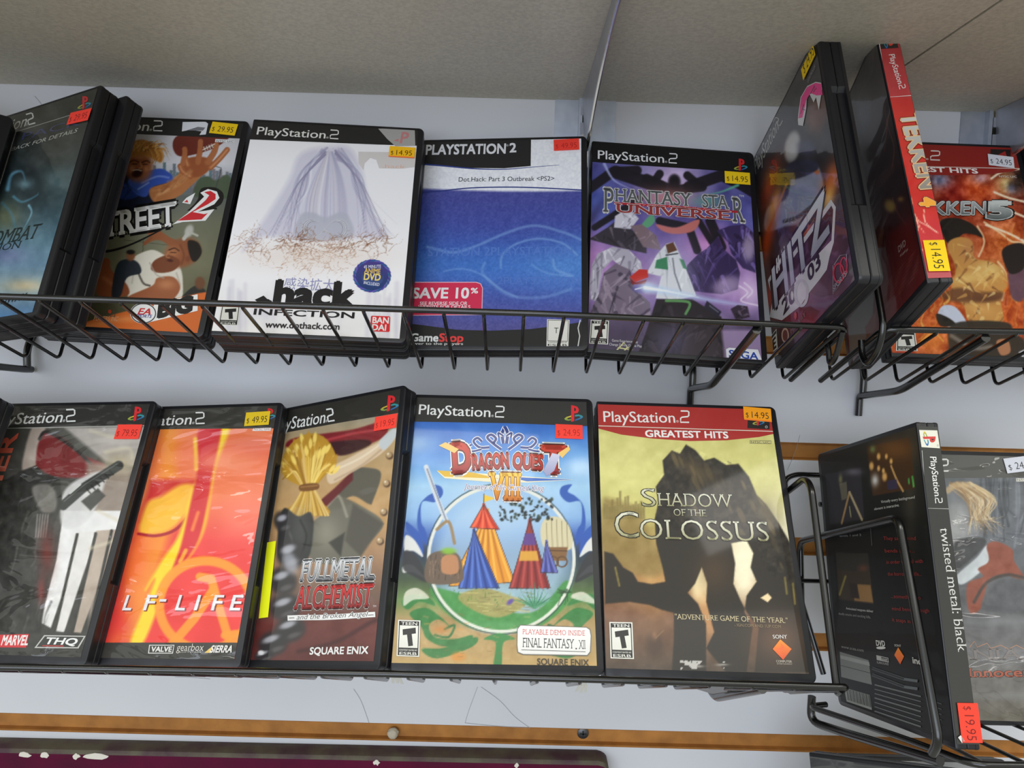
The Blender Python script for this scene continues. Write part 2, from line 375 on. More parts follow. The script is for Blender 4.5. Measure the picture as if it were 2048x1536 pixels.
def rating(a, tl, tr, br, bl, letter='T', top='TEEN', small=True, ink=(28, 28, 28), paper=(226, 224, 214)):
    Q = a.quad(tl, tr, br, bl); a.qpoly(Q, [(0, 0), (1, 0), (1, 1), (0, 1)], paper); a.qpoly(Q, [(.05, .03), (.95, .03), (.95, .97), (.05, .97)], ink)
    H = np.linalg.norm(np.array(bl, float) - np.array(tl))
    a.qpoly(Q, [(.09, .15), (.91, .15), (.91, .76), (.09, .76)], paper)
    if top: a.txt(top, Q(.14, .135), Q(.86, .135), H * .085, paper, bold=.03)
    if letter == 'T': 
        a.qpoly(Q, [(.22, .26), (.80, .20), (.82, .36), (.24, .42)], ink); a.qpoly(Q, [(.42, .38), (.63, .36), (.71, .70), (.50, .72)], ink)
    elif letter == 'E':
        for q in ([(.2, .22), (.42, .22), (.42, .7), (.2, .7)], [(.4, .22), (.8, .22), (.8, .33), (.4, .33)], [(.4, .41), (.74, .41), (.74, .51), (.4, .51)], [(.4, .59), (.8, .59), (.8, .7), (.4, .7)]): a.qpoly(Q, q, ink)
    if small: a.txt('CONTENT RATED BY', Q(.1, .845), Q(.9, .845), H * .04, paper, bold=.01)
    a.txt('ESRB', Q(.12, .955), Q(.88, .955), H * .075, paper, bold=.035)
def scribble(a, x0, y0, x1, y1, n, c, seed, w=2.0, amp=40):
    r = random.Random(seed)
    for i in range(n):
        x = x0 + (x1 - x0) * r.random(); y = y0 + (y1 - y0) * r.random(); P = [(x, y)]
        th = r.uniform(0, 6.28)
        for j in range(4): th += r.uniform(-1.1, 1.1); x += math.cos(th) * amp * .35; y += math.sin(th) * amp * .3; P.append((x, y))
        a.line(P, w, c, soft=3, a=.75, smooth=True, taper=True)

# ------------------------------------------------------------------ game cases
W, H, T = .135, .190, .0145
def outline(i, notch, zlo, r_open=.0045, r_sp=.0012):
    def arc(cx, cz, r, a0, a1, n):
        return [(cx + r * math.cos(math.radians(a0 + (a1 - a0) * k / n)), cz + r * math.sin(math.radians(a0 + (a1 - a0) * k / n))) for k in range(n + 1)]
    x0, x1, z0, z1 = -W / 2 + i, W / 2 - i, zlo + i, H - i; ro = max(r_open - i, .0004); rs = max(r_sp - i, .0003)
    p = arc(x0 + rs, z0 + rs, rs, 180, 270, 3) + arc(x1 - ro, z0 + ro, ro, 270, 360, 6)
    if notch: d = .0028; p += [(x1, H * .27 + i), (x1 - d, H * .285 + i), (x1 - d, H * .735 - i), (x1, H * .75 - i)]
    p += arc(x1 - ro, z1 - ro, ro, 0, 90, 6) + arc(x0 + rs, z1 - rs, rs, 90, 180, 3)
    return p
_shell = {}
def shell_mesh(side, zlo):
    """one half of the case: side -1 the front plate with its rim, +1 the back"""
    if (side, zlo) in _shell: return _shell[(side, zlo)]
    mb = MB(); y = lambda t: t if side < 0 else T - t
    R = lambda t, i, n: [(px, y(t), pz) for px, pz in outline(i, n, zlo)]
    mb.loft([R(0, .0011, 0), R(.0003, .0004, 0), R(.0011, 0, 0), R(.0026, 0, 0), R(.0027, .0003, 0)])
    mb.loft([R(.0026, .0002, 1), R(T / 2 - .0007, .0002, 1), R(T / 2 - .00015, .0007, 1)])
    o = mb.build('shell', MT['plastic']); me = o.data; bpy.data.objects.remove(o); _shell[(side, zlo)] = me; return me
POSE = {
 'B': (-0.29591, 0.52451, -0.01007, 0.37496, -0.04378, 0.04609), 'C': (-0.14134, 0.48910, -0.01022, 0.45807, 0.04211, -0.00442),
 'D': (-0.01147, 0.51439, -0.01514, 0.42344, -0.08563, 0.00498), 'E': (0.12269, 0.51806, -0.01725, 0.42217, 0.02301, 0.03455),
 'H': (0.34634, 0.51648, -0.01183, 0.39281, 0.02234, -0.00467), 'F': (0.19859, 0.46618, 0.00522, 0.42788, -1.57731, -0.00924),
 'G': (0.26033, 0.46509, 0.00578, 0.43566, 1.44616, 0.00507), 'O': (0.27053, 0.44547, -0.25234, 0.28073, 1.60723, 0.04914),
 'K': (-0.24126, 0.45942, -0.23208, 0.50082, -0.13647, -0.00658), 'L': (-0.13525, 0.44574, -0.22374, 0.48842, -0.48975, 0.00246),
 'M': (-0.00289, 0.42621, -0.21310, 0.53272, 0.02791, -0.01443), 'N': (0.13248, 0.42948, -0.21533, 0.52927, 0.00885, -0.00014),
 'J': (-0.34339, 0.45897, -0.23212, 0.51031, -0.13737, 0.01142), 'A': (-0.38120, 0.49784, -0.00762, 0.40176, -0.40346, 0.03605),
 'P': (0.336, 0.463, -0.2615, 0.315, 0.0, 0.0),
}
def make_case(pose, label, low=0.0, group='game cases on the wire racks', under=0.0, slide=0.0):
    x, y, z, lean, yaw, roll = pose
    R = Rx(-lean) @ Rz(yaw) @ Ry(roll); o = Vector((x, y, z)) + R @ Vector((slide, under, 0))
    M4 = R.to_4x4(); M4.translation = o + Vector((0, 0, Z0))
    e = empty('game_case', M4); tag(e, label, 'game case', group)
    link('front_cover', shell_mesh(-1, -low), e); link('back_cover', shell_mesh(1, -low), e)
    return dict(e=e, R=R, o=o)
def front(c, base=(30, 30, 30), cell=.0007): return Face(c, (-W / 2 + .0008, 0, .0032), (1, 0, 0), (0, 0, 1), W - .0056, H - .0062, cell, base)
def back(c, base=(30, 30, 30), cell=.0009): return Face(c, (W / 2 - .005, T, .0032), (-1, 0, 0), (0, 0, 1), W - .0056, H - .0062, cell, base)
def spine(c, base=(30, 30, 30), cell=.0007): return Face(c, (-W / 2, T - .0008, .0032), (0, -1, 0), (0, 0, 1), T - .0016, H - .0062, cell, base)
def sticker(c, face, quad, color, text=None, ink=(40, 34, 28), torn=None, name='price_sticker', tb=None, edge=None):
    """a price label stuck on the printed face; quad = its corners tl, tr, br, bl"""
    uv = face.L(quad); O = face.lO + uv[3, 0] * face.lU + uv[3, 1] * face.lV; e = uv[2] - uv[3]; wu = np.linalg.norm(e); e = e / wu; hv = np.linalg.norm(uv[0] - uv[3])
    U = face.lU * e[0] + face.lV * e[1]; n = face.lN; V = np.cross(n, U)
    g = Face(c, O, U, V, wu, hv, .0012, color); g.frame(face.ox, face.oy, face.sc)
    if edge: 
        Q = g.quad(*quad); g.qpoly(Q, [(0, .9), (1, .9), (1, 1), (0, 1)], edge)
    if text:
        Q = g.quad(*quad); hh = np.linalg.norm(np.array(quad[3], float) - np.array(quad[0])); u0, u1, v = tb or (.08, .9, .8)
        sp = text.split(' '); s1 = u0 + (u1 - u0) * .12
        g.txt(sp[0], Q(u0, v), Q(s1, v), hh * .36, ink, bold=-.012); g.txt(sp[1], Q(u0 + (u1 - u0) * .26, v), Q(u1, v), hh * .46, ink, bold=-.006)
    return g.build(name, c['e'], MT['sticker'], lift=0.0010)
YEL, RED, ORG, WHT = (247, 205, 18), (248, 66, 52), (255, 160, 16), (214, 214, 222)

# ================================================================== the setting

WY = .615                       # wall face
HOME = (0, 0, Z0)
def setting():
    g = [(.075, .0885), (-.0135, 0), (-.1065, -.0930), (-.1925, -.1785), (-.2805, -.2660), (-.3765, -.3620), (-.464, -.4495)]
    g = sorted(g); mb = MB(); x0, x1 = -1.1, 1.3; D = .007
    edges = [-1.45] + [v for p in g for v in p] + [1.1]
    for k in range(0, len(edges), 2):                       # slats with eased fibreboard edges
        a, b = edges[k], edges[k + 1]
        prof = [(WY, a + .0012), (WY, b - .0010), (WY + .0012, b), (WY + D, b + .001), (WY + .012, b + .001), (WY + .012, a - .001), (WY + D, a - .001), (WY + .0014, a)]
        vs = [(x0, y, z) for y, z in prof] + [(x1, y, z) for y, z in prof]; n = len(prof)
        for i in range(n): mb.add([vs[i], vs[(i + 1) % n], vs[(i + 1) % n + n], vs[i + n]], [(0, 1, 2, 3)], 0 if i == 0 else 1)
    o = mb.build('wall_back', [MT['wall'], MT['mdf']], smooth=False, loc=HOME); tag(o, 'white laminate slat wall with brown grooves', 'wall', kind='structure')
    for i, (a, b) in enumerate(g):
        t = MB().box((x0, WY + .0055, a - .004), (x1, WY + .0125, b + .004)).build('trim_%d' % (i + 1), MT['mdf'], loc=HOME); tag(t, 'brown fibreboard groove of the slat wall', 'trim', kind='structure')
    # pencil scuffs on the laminate
    def onwall(u, v, d=.0004):
        q = RC @ Vector(((u - 1024) / FPX, 1, -(v - 768) / FPX)); return q * ((WY - d) / q.y)
    sc = MB()
    for pts in ([(707, 1378), (722, 1402), (738, 1446)], [(955, 1374), (938, 1420), (930, 1446)], [(962, 1374), (1000, 1402), (1030, 1434), (1060, 1456)], [(930, 1446), (990, 1452), (1060, 1456)], [(350, 1354), (380, 1355), (420, 1358)],
                [(69, 192), (76, 200), (83, 209)], [(1600, 870), (1590, 905), (1575, 940)]):
        sc.tube([onwall(*p) for p in catmull(pts, False)], .00014, 5)
    tag(sc.build('trim_8', MT['scuff'], loc=HOME), 'faint pencil scuffs on the laminate', 'scuffs', kind='structure')
    # two uprights screwed to the wall
    for xc, lab in ((.0572, 'aluminium slotted upright behind the left shelf bracket'), (.4035, 'aluminium slotted upright at the right edge, behind the right bracket')):
        e = empty('slotted_upright', Matrix.Translation((xc, WY, Z0 + .02))); tag(e, lab, 'upright', 'shelf uprights')
        m1 = MB(); m1.box((-.026, -.0016, -.02), (.026, 0, .30)); m1.box((-.006, -.0075, -.02), (-.003, -.0016, .30)); m1.box((.003, -.0075, -.02), (.006, -.0016, .30)); m1.build('flange', MT['alum'], e, False)
        m2 = MB()
        for k in range(14): m2.box((-.003, -.0066, -.015 + k * .0225), (.003, -.0050, -.0015 + k * .0225))
        m2.build('slot_strip', MT['steel'], e, False)
        MB().box((-.003, -.0035, -.02), (.003, -.0018, .30)).build('channel', MT['slot'], e, False)
    # overhead shelf boards and their brackets
    for a, b, lab in ((-1.1, .2742, 'long beige shelf board overhead, left of the seam'), (.2762, 1.3, 'beige shelf board overhead, right of the dark seam')):
        m1 = MB().box((a, .30, .1965), (b, WY - .0005, .2155)); tag(m1.build('shelf_board', MT['shelf'], smooth=False, loc=HOME), lab, 'shelf', 'overhead shelf boards')
    for xc, lab in ((.0545, 'sheet steel shelf bracket left of centre, above the purple cover'), (.4030, 'sheet steel shelf bracket at the upper right edge of the view')):
        e = empty('shelf_bracket', Matrix.Translation((xc, WY, Z0 + .1963))); tag(e, lab, 'bracket', 'shelf brackets')
        prof = catmull([(-.008, -.044), (-.024, -.042), (-.046, -.0365), (-.085, -.0265), (-.136, -.0165), (-.20, -.0085), (-.30, -.006), (-.40, -.005)], False, 4)
        low = [(0.0, p[0], p[1]) for p in prof]; top = [(0, -.40, -.0002), (0, -.008, -.0002)]
        pts = low + top; k = len(pts); mb = MB()
        bend = lambda p: .0042 * min(1, max(0, -p[2] / .02)) if False else .0035 * (p[2] / -.044)
        A = [(p[0] - .0009 + bend(p), p[1], p[2]) for p in pts]; B = [(p[0] + .0009 + bend(p), p[1], p[2]) for p in pts]
        mb.loft([A, B]).build('web', MT['bracket'], e, False)
        fl = MB(); L = [(bend(p) - .0012, p[1], p[2]) for p in low]
        fl.tube([(bend(p), p[1], p[2]) for p in low], .0014, 8); fl.build('rolled_edge', MT['steel'], e)
        MB().box((-.002, -.008, -.030), (.002, .004, -.020)).box((-.002, -.008, -.014), (.002, .004, -.006)).build('hook', MT['bracket'], e, False)
    # maroon board under the lower rack
    e = empty('painted_board', Matrix.Translation((-.3, WY, Z0 - .50)) ); tag(e, 'maroon painted board with a dusty, chipped top edge below the brown groove', 'board')
    bx0, bx1, zt0, zt1 = -.6, .3982, .1130, .1195; bd = -.017
    def edge(x, off): return zt0 + (zt1 - zt0) * (x - bx0) / (bx1 - bx0) - off
    xs = np.linspace(bx0, bx1 - .010, 40).tolist() + [bx1 - .006, bx1 - .003, bx1 - .001, bx1]; r = random.Random(3)
    dr = [0] * 40 + [.0012, .003, .0055, .010]
    rings = []
    prof = [(0, 0), (bd + .006, 0), (bd + .002, .001), (bd, .004), (bd, .0075), (bd, .09), (0, .09)]
    for x, d0 in zip(xs, dr): rings.append([(x, y, edge(x, z + d0 if z < .08 else z)) for y, z in prof])
    body = MB(); n = len(prof); vs = [p for R_ in rings for p in R_]; fs = []; mi = []
    for k in range(len(rings) - 1):
        for i in range(n): fs.append((k * n + i, k * n + (i + 1) % n, (k + 1) * n + (i + 1) % n, (k + 1) * n + i)); mi.append(1 if i in (0, 1, 2) else 0)
    for f, q in zip(fs, mi): body.v, body.f, body.mi = (vs, body.f + [f], body.mi + [q])
    body.f += [tuple(range(n)), tuple((len(rings) - 1) * n + i for i in range(n))]; body.mi += [0, 0]
    body.build('panel', [MT['maroon'], MT['dust']], e)
    for u, wd in ((-.125, .024), (-.058, .012), (-.04, .008), (-.012, .007), (.006, .026), (.52 - .3 + .035, .006), (-.096, .005), (.38, .004)):
        u -= .065
        k = 11; P = []; ch = MB()
        for j in range(k):
            t = 2 * math.pi * j / k; P.append((u + math.cos(t) * wd * .5 * r.uniform(.7, 1.15), edge(u, .0056) + math.sin(t) * .0028 * r.uniform(.5, 1.2)))
        ch.add([(a, bd - .0003, b) for a, b in P] + [(a, bd + .0004, b) for a, b in P], [tuple(range(k))] + [(j, (j + 1) % k, (j + 1) % k + k, j + k) for j in range(k)])
        ch.build('paint_chip', MT['chip'], e, False)['label'] = 'bare white patch where the paint has chipped'
    # screw and a lump of putty in the groove
    s = onwall(1166, 1467, -.0035); mb = MB(); rr = .0052
    mb.loft([[(rr * k_ * math.cos(t), dy, rr * k_ * math.sin(t)) for t in np.linspace(0, 2 * math.pi, 20, endpoint=False)] for k_, dy in ((.45, .006), (.95, .001), (1, 0), (.8, -.0007), (.3, -.001))])
    e = empty('wood_screw', Matrix.Translation((s.x, s.y, s.z + Z0))); tag(e, 'small grey cross-head screw in the lower brown groove', 'screw'); mb.build('head', MT['screw'], e)
    MB().box((-.003, -.0013, -.0006), (.003, -.0009, .0006)).box((-.0006, -.0013, -.003), (.0006, -.0009, .003)).build('cross_slot', MT['recess'], e, False)
    s = onwall(786, 1466, -.002); bm = bmesh.new(); bmesh.ops.create_icosphere(bm, subdivisions=3, radius=.0052)
    for v_ in bm.verts: v_.co *= 1 + .35 * (vnoise(np.array([v_.co.x + 1]), np.array([v_.co.z + v_.co.y + 1]), .003, 5)[0] - .5); v_.co.y *= .7
    me = bpy.data.meshes.new('putty_lump'); bm.to_mesh(me); bm.free(); me.materials.append(MT['putty'])
    tag(link('putty_lump', me, None, (s.x, s.y, s.z + Z0)), 'small pale lump of putty stuck in the lower brown groove', 'putty')
setting()

# ================================================================== wire racks
WR, RR = .00125, .0021
def rack(name_label, rail, zend, yend, lean, xs, corner_l=None, corner_r=None, arms=(), fences=(), back=(.13, -.6, .2), extra=None):
    """rail: points of the front rail, left to right; floor wires run from it down to (yend, zend) and turn up the lean of the cases"""
    rp = [Vector(p) for p in rail]; o = Vector((rp[len(rp) // 2].x, yend, zend)); e = empty('wire_rack', Matrix.Translation(o + Vector((0, 0, Z0)))); tag(e, name_label, 'wire rack', 'black wire racks')
    L = lambda P: [Vector(p) - o for p in P]
    up = Vector((0, math.sin(lean), math.cos(lean)))
    def at(x):
        for a, b in zip(rp, rp[1:]):
            if a.x <= x <= b.x: return a + (b - a) * ((x - a.x) / (b.x - a.x))
        return rp[0] if x < rp[0].x else rp[-1]
    path = list(rp)
    if corner_l: path = [Vector(p) for p in corner_l] + path
    if corner_r: path = path + [Vector(p) for p in corner_r]
    MB().tube(fillet(L(path), .010), RR, 12).build('front_rail', MT['wire'], e)
    for x in xs:
        a = at(x); a2 = a + Vector((0, .0003, -.0024)); b = Vector((x, yend, zend)); c = b + up * back[0]
        pts = [a2 + Vector((0, -.0012, .0018)), a2] + [b] + [c]
        MB().tube(fillet(L(pts), .0055, 5), WR, 8).build('floor_wire', MT['wire'], e)
    bt = Vector((0, yend, zend)) + up * back[0]
    MB().tube(L([(back[1], bt.y + .0018, bt.z), (back[2], bt.y + .0018, bt.z)]), RR, 10).build('back_rail', MT['wire'], e)
    for pts, r in fences: MB().tube(fillet(L(pts), .009), r, 12).build('end_loop', MT['wire'], e)
    for pts in arms: MB().tube(fillet(L(pts), .010), .0030, 12).build('hook_arm', MT['wire'], e)
    return e
def upz(y): return -.0133 - (y - .5) * math.tan(math.radians(24.5))
la = math.radians(24.5)
ur = [(-.47, .4435, upz(.4435)), (-.08, .4462, upz(.4462)), (.02, .4468, upz(.4468)), (.2165, .4538, upz(.4538))]
ye = .541
def arm(x, ry, z_rail, ze=None, xe=None):
    # thick arm from under the rail, down and back, then level to the slot in the wall
    return [(x, ry + .002, z_rail - .004), (x, .548, -.0385), (x, WY - .012, -.0455), (x, WY - .004, -.046), (x, WY - .004, -.066)]
rack('long black wire rack on the left of the upper row', ur, upz(ye), ye, la,
     [.2105 - .0254 * k for k in range(27)], None, [(.2165, .47, upz(.47)), (.2165, ye, upz(ye))],
     arms=[arm(.1575, .4515, upz(.4515)), arm(-.418, .4440, upz(.444))[:4],
           [(.1575, WY - .009, -.046), (.1575, WY - .009, -.026), (.1575, WY + .004, -.012)], [(-.418, WY - .009, -.046), (-.418, WY - .009, -.026), (-.418, WY + .004, -.012)]],
     fences=[([(.2135, .455, upz(.455) - .002), (.2135, .462, upz(.462) - .016), (.2135, .470, upz(.470) - .018), (.2135, .474, upz(.474) - .004), (.2135, .478, upz(.478) + .002)], .0019)],
     back=(.13, -.47, .21))
ur2 = [(.2395, .4545, upz(.4545)), (.45, .4500, upz(.4500)), (.62, .45, upz(.45))]
post = lambda t: (.2375, .4500 + t * math.sin(la), .0085 + t * math.cos(la))
rack('black wire rack at the right of the upper row', ur2, upz(ye), ye, la, [.2480 + .0254 * k for k in range(15)],
     [(.2395, ye, upz(ye)), (.2395, .48, upz(.48))], None,
     arms=[[(.3055, .4535, upz(.4535) - .004), (.3055, .548, -.0385), (.3055, WY - .012, -.0475), (.3055, WY - .004, -.048), (.3055, WY - .004, -.066)], [(.3055, WY - .009, -.046), (.3055, WY - .009, -.026), (.3055, WY + .004, -.012)]],
     fences=[([post(.075), post(.0), (.2375, .456, -.0075), (.2375, .468, -.0165), (.2375, .476, -.010), (.2375, .478, .0)], .0022)], back=(.13, .235, .62))
ll = math.radians(29.5)
lrz = lambda y: -.2045 - (y - .40) * math.tan(ll)
lr = [(-.46, .400, -.2080), (-.06, .400, -.2042), (.06, .400, -.2042), (.2045, .400, -.2048)]
yl = .4795
FX = .2035
rack('long black wire rack on the left of the lower row', lr, lrz(yl), yl, ll, [.1985 - .0254 * k for k in range(27)], None, [(.2045, .41, lrz(.41)), (.2045, yl, lrz(yl))],
     arms=[[(.155, .403, -.2085), (.155, .49, lrz(.49) - .006), (.155, WY - .012, lrz(.49) - .012), (.155, WY + .004, lrz(.49) - .008)],
           [(-.49, .403, -.2115), (-.49, .49, lrz(.49) - .006), (-.49, WY - .012, lrz(.49) - .012), (-.49, WY + .004, lrz(.49) - .008)]],
     fences=[([(FX, .405, -.209), (FX, .4100, -.2145), (FX, .4640, -.0990), (FX + .0005, .4760, -.0955), (FX, .5150, -.1180), (FX, .4600, -.238)], .0023)], back=(.12, -.46, .205))
# lower right rack: its left end fence, base frame and back frame stand in view
lz = lambda y: -.2560 - (y - .4455) * .287
fr = Vector((.2680, .3793, -.2375)); bk = Vector((.2300, .5060, -.2745)); dirx = Vector((1, .02, 0)).normalized()
rail2 = [fr, fr + dirx * .18, fr + dirx * .36]
l2 = math.radians(20)
xs2 = [.2800 + .0254 * k for k in range(13)]
rk = rack('black wire rack at the lower right holding the spine-out black case', rail2, lz(.5265), .5265, l2, xs2, [bk + Vector((.016, .006, -.0015)), bk, fr + Vector((-.0135, .0445, -.012))], None,
     arms=[[fr + Vector((-.006, .02, -.011)), bk + Vector((.014, -.02, -.007)), bk + Vector((.003, .002, -.013)), bk + Vector((.0035, .003, .006))]],
     fences=[([(.2510, .3900, -.2380), (.2500, .3835, -.2270), (.2500, .4400, -.1120), (.2500, .5850, -.1720), (.2500, .5700, -.250)], .0027),
             ([(.2520, .5320, -.262), (.2350, .5500, -.200), (.2340, .5860, -.1190), (.2440, .5880, -.1150), (.42, .588, -.1165)], .0022),
             ([(.2400, .5700, -.2010), (.42, .5700, -.2010)], .0018)], back=(.15, .262, .62))

# scraps caught under the lower rack
def onplane_y(u, v, Y): q = RC @ Vector(((u - 1024) / FPX, 1, -(v - 768) / FPX)); return q * (Y / q.y)
for (u, v, Y, lab, sgn) in ((792, 1349, .452, 'torn white tape scrap hanging under the lower rack, left of centre', 1), (1166, 1366, .452, 'frayed white tape scrap hanging under the lower rack, right of centre', -1)):
    p = onplane_y(u, v, Y); mb = MB(); r = random.Random(int(u))
    for k in range(3):
        a = [Vector((0, 0, .004)), Vector((sgn * .002 * (k - 1), -.001, -.001)), Vector((sgn * (.003 * (k - 1) + .001), .001, -.0055 - .002 * r.random()))]
        wv = Vector((.0011, .0002, 0)); n = Vector((0, .00025, 0))
        for q0, q1 in zip(a, a[1:]):
            mb.add([q0 - wv, q0 + wv, q1 + wv * .8, q1 - wv * .8, q0 - wv + n, q0 + wv + n, q1 + wv * .8 + n, q1 - wv * .8 + n], [(0, 1, 2, 3), (7, 6, 5, 4), (0, 4, 5, 1), (1, 5, 6, 2), (2, 6, 7, 3), (3, 7, 4, 0)])
    tag(mb.build('tape_scrap', MT['tape'], loc=(p.x, p.y, p.z + Z0)), lab, 'tape scrap', 'tape scraps under the lower rack')
p = [onplane_y(u, v, y) for u, v, y in ((1362, 1364, .44), (1485, 1371, .44), (1487, 1378, .45), (1425, 1388, .455), (1392, 1378, .452))]
o = sum(p, Vector()) / 5; mb = MB(); A = [q - o for q in p]; B = [q + Vector((0, .0008, .0004)) for q in A]; mb.loft([A, B])
tag(mb.build('plastic_flap', MT['flap'], loc=(o.x, o.y, o.z + Z0)), 'loose flap of dark film drooping under the rack below the yellow-green cover', 'plastic flap')

# ================================================================== the game cases and their printed sheets
G1, G2, G3, G4 = 'game cases in the left rack of the upper row', 'game cases in the right rack of the upper row', 'game cases in the left rack of the lower row', 'game cases in the right rack of the lower row'
HI = 'white'
def shift(pose, dx, dy=0, dz=0, dyaw=0, dlean=0): return (pose[0] + dx, pose[1] + dy, pose[2] + dz, pose[3] + dlean, pose[4] + dyaw, pose[5])

def from_corner(u, v, Y, lean, yaw, sx=1):
    q = RC @ Vector(((u - 1024) / FPX, 1, -(v - 768) / FPX)); q = q * (Y / q.y); R = Rx(-lean) @ Rz(yaw); o = q - R @ Vector((sx * W / 2, 0, H)); return (o.x, o.y, o.z, lean, yaw, 0)
A0 = from_corner(28, 235, .560, .40, .45)
# ---- A: dark teal cover, turned, far left of the upper row
def cover_A():
    c = make_case(POSE['A'], 'dark misty teal game case with a red price label, far left of upper rack', group=G1)
    a = front(c, (44, 44, 40)).frame(0, 150, 3.938)
    a.grad([(60, (42, 43, 38)), (480, (44, 46, 42)), (760, (52, 66, 68)), (1000, (72, 98, 106)), (1300, (96, 130, 146)), (1500, (118, 150, 172)), (1680, (150, 168, 170)), (1900, (96, 140, 186))])
    a.blob(250, 850, 330, 240, (30, 36, 38), .75); a.blob(430, 640, 200, 120, (66, 66, 58), .5); a.blob(470, 830, 150, 130, (92, 120, 124), .6)
    a.blob(40, 1120, 140, 130, (126, 122, 76), .6); a.blob(60, 1420, 150, 70, (130, 126, 176), .5); a.blob(200, 1660, 150, 50, (226, 202, 156), .75)
    a.line([(60, 900), (90, 790), (170, 760), (200, 830)], 34, (110, 168, 196), 20, .8, True, True)
    a.line([(110, 960), (180, 1000), (290, 950), (300, 930)], 22, (90, 146, 166), 14, .8, True, True)
    a.line([(230, 1030), (250, 1090), (190, 1210)], 20, (140, 196, 216), 12, .8, True, True); a.line([(20, 1010), (90, 1090), (120, 1190)], 24, (84, 130, 146), 16, .6, True)
    a.blob(200, 860, 60, 40, (150, 196, 206), .6); a.noise(140, 46, 3); a.noise(30, 18, 8)
    a.frame(0, 150, 3.938)
    wordmark(a, (-225, 528), (285, 382), 84, (190, 190, 182), .0)
    a.vline([(-500, 640), (62, 470), (560, 317), (700, 275)], 5, (150, 150, 142))
    a.txt('KOMBAT PACK', (-560, 700), (640, 395), 44, (58, 62, 92))
    a.txt('CONTENT INCLUDED  SEE BACK FOR DETAILS', (-560, 790), (606, 452), 24, (176, 176, 166), shear=.25)
    a.txt('KOMBAT', (-150, 1360), (290, 1285), 100, (44, 56, 54), bold=.01, serif=.05, shear=.2); a.txt('DECEPTION', (-330, 1440), (155, 1362), 48, (40, 52, 54), serif=.05, shear=.15)
    a.frame(0, 480, 3.938); a.txt('MIDWAY', (-60, 520), (200, 470), 46, (44, 52, 66), bold=.03, shear=.2)
    a.frame(0, 150, 3.938); ps_logo(a, 665, 218, 84, (.95, -.2), (.0, -1), .9)
    a.build('cover_sheet', c['e'], MT['film'])
    sticker(c, a, [(556, 308), (722, 255), (700, 362), (533, 400)], RED, '$ 29.95', (150, 40, 34))
    make_case(POSE['A'], 'plain black game case edge showing behind the dark teal case', group=G1, under=.0149, slide=.009)
    d = make_case(A0, 'black game case corner at the left edge of the upper rack', group=G1)
cover_A()

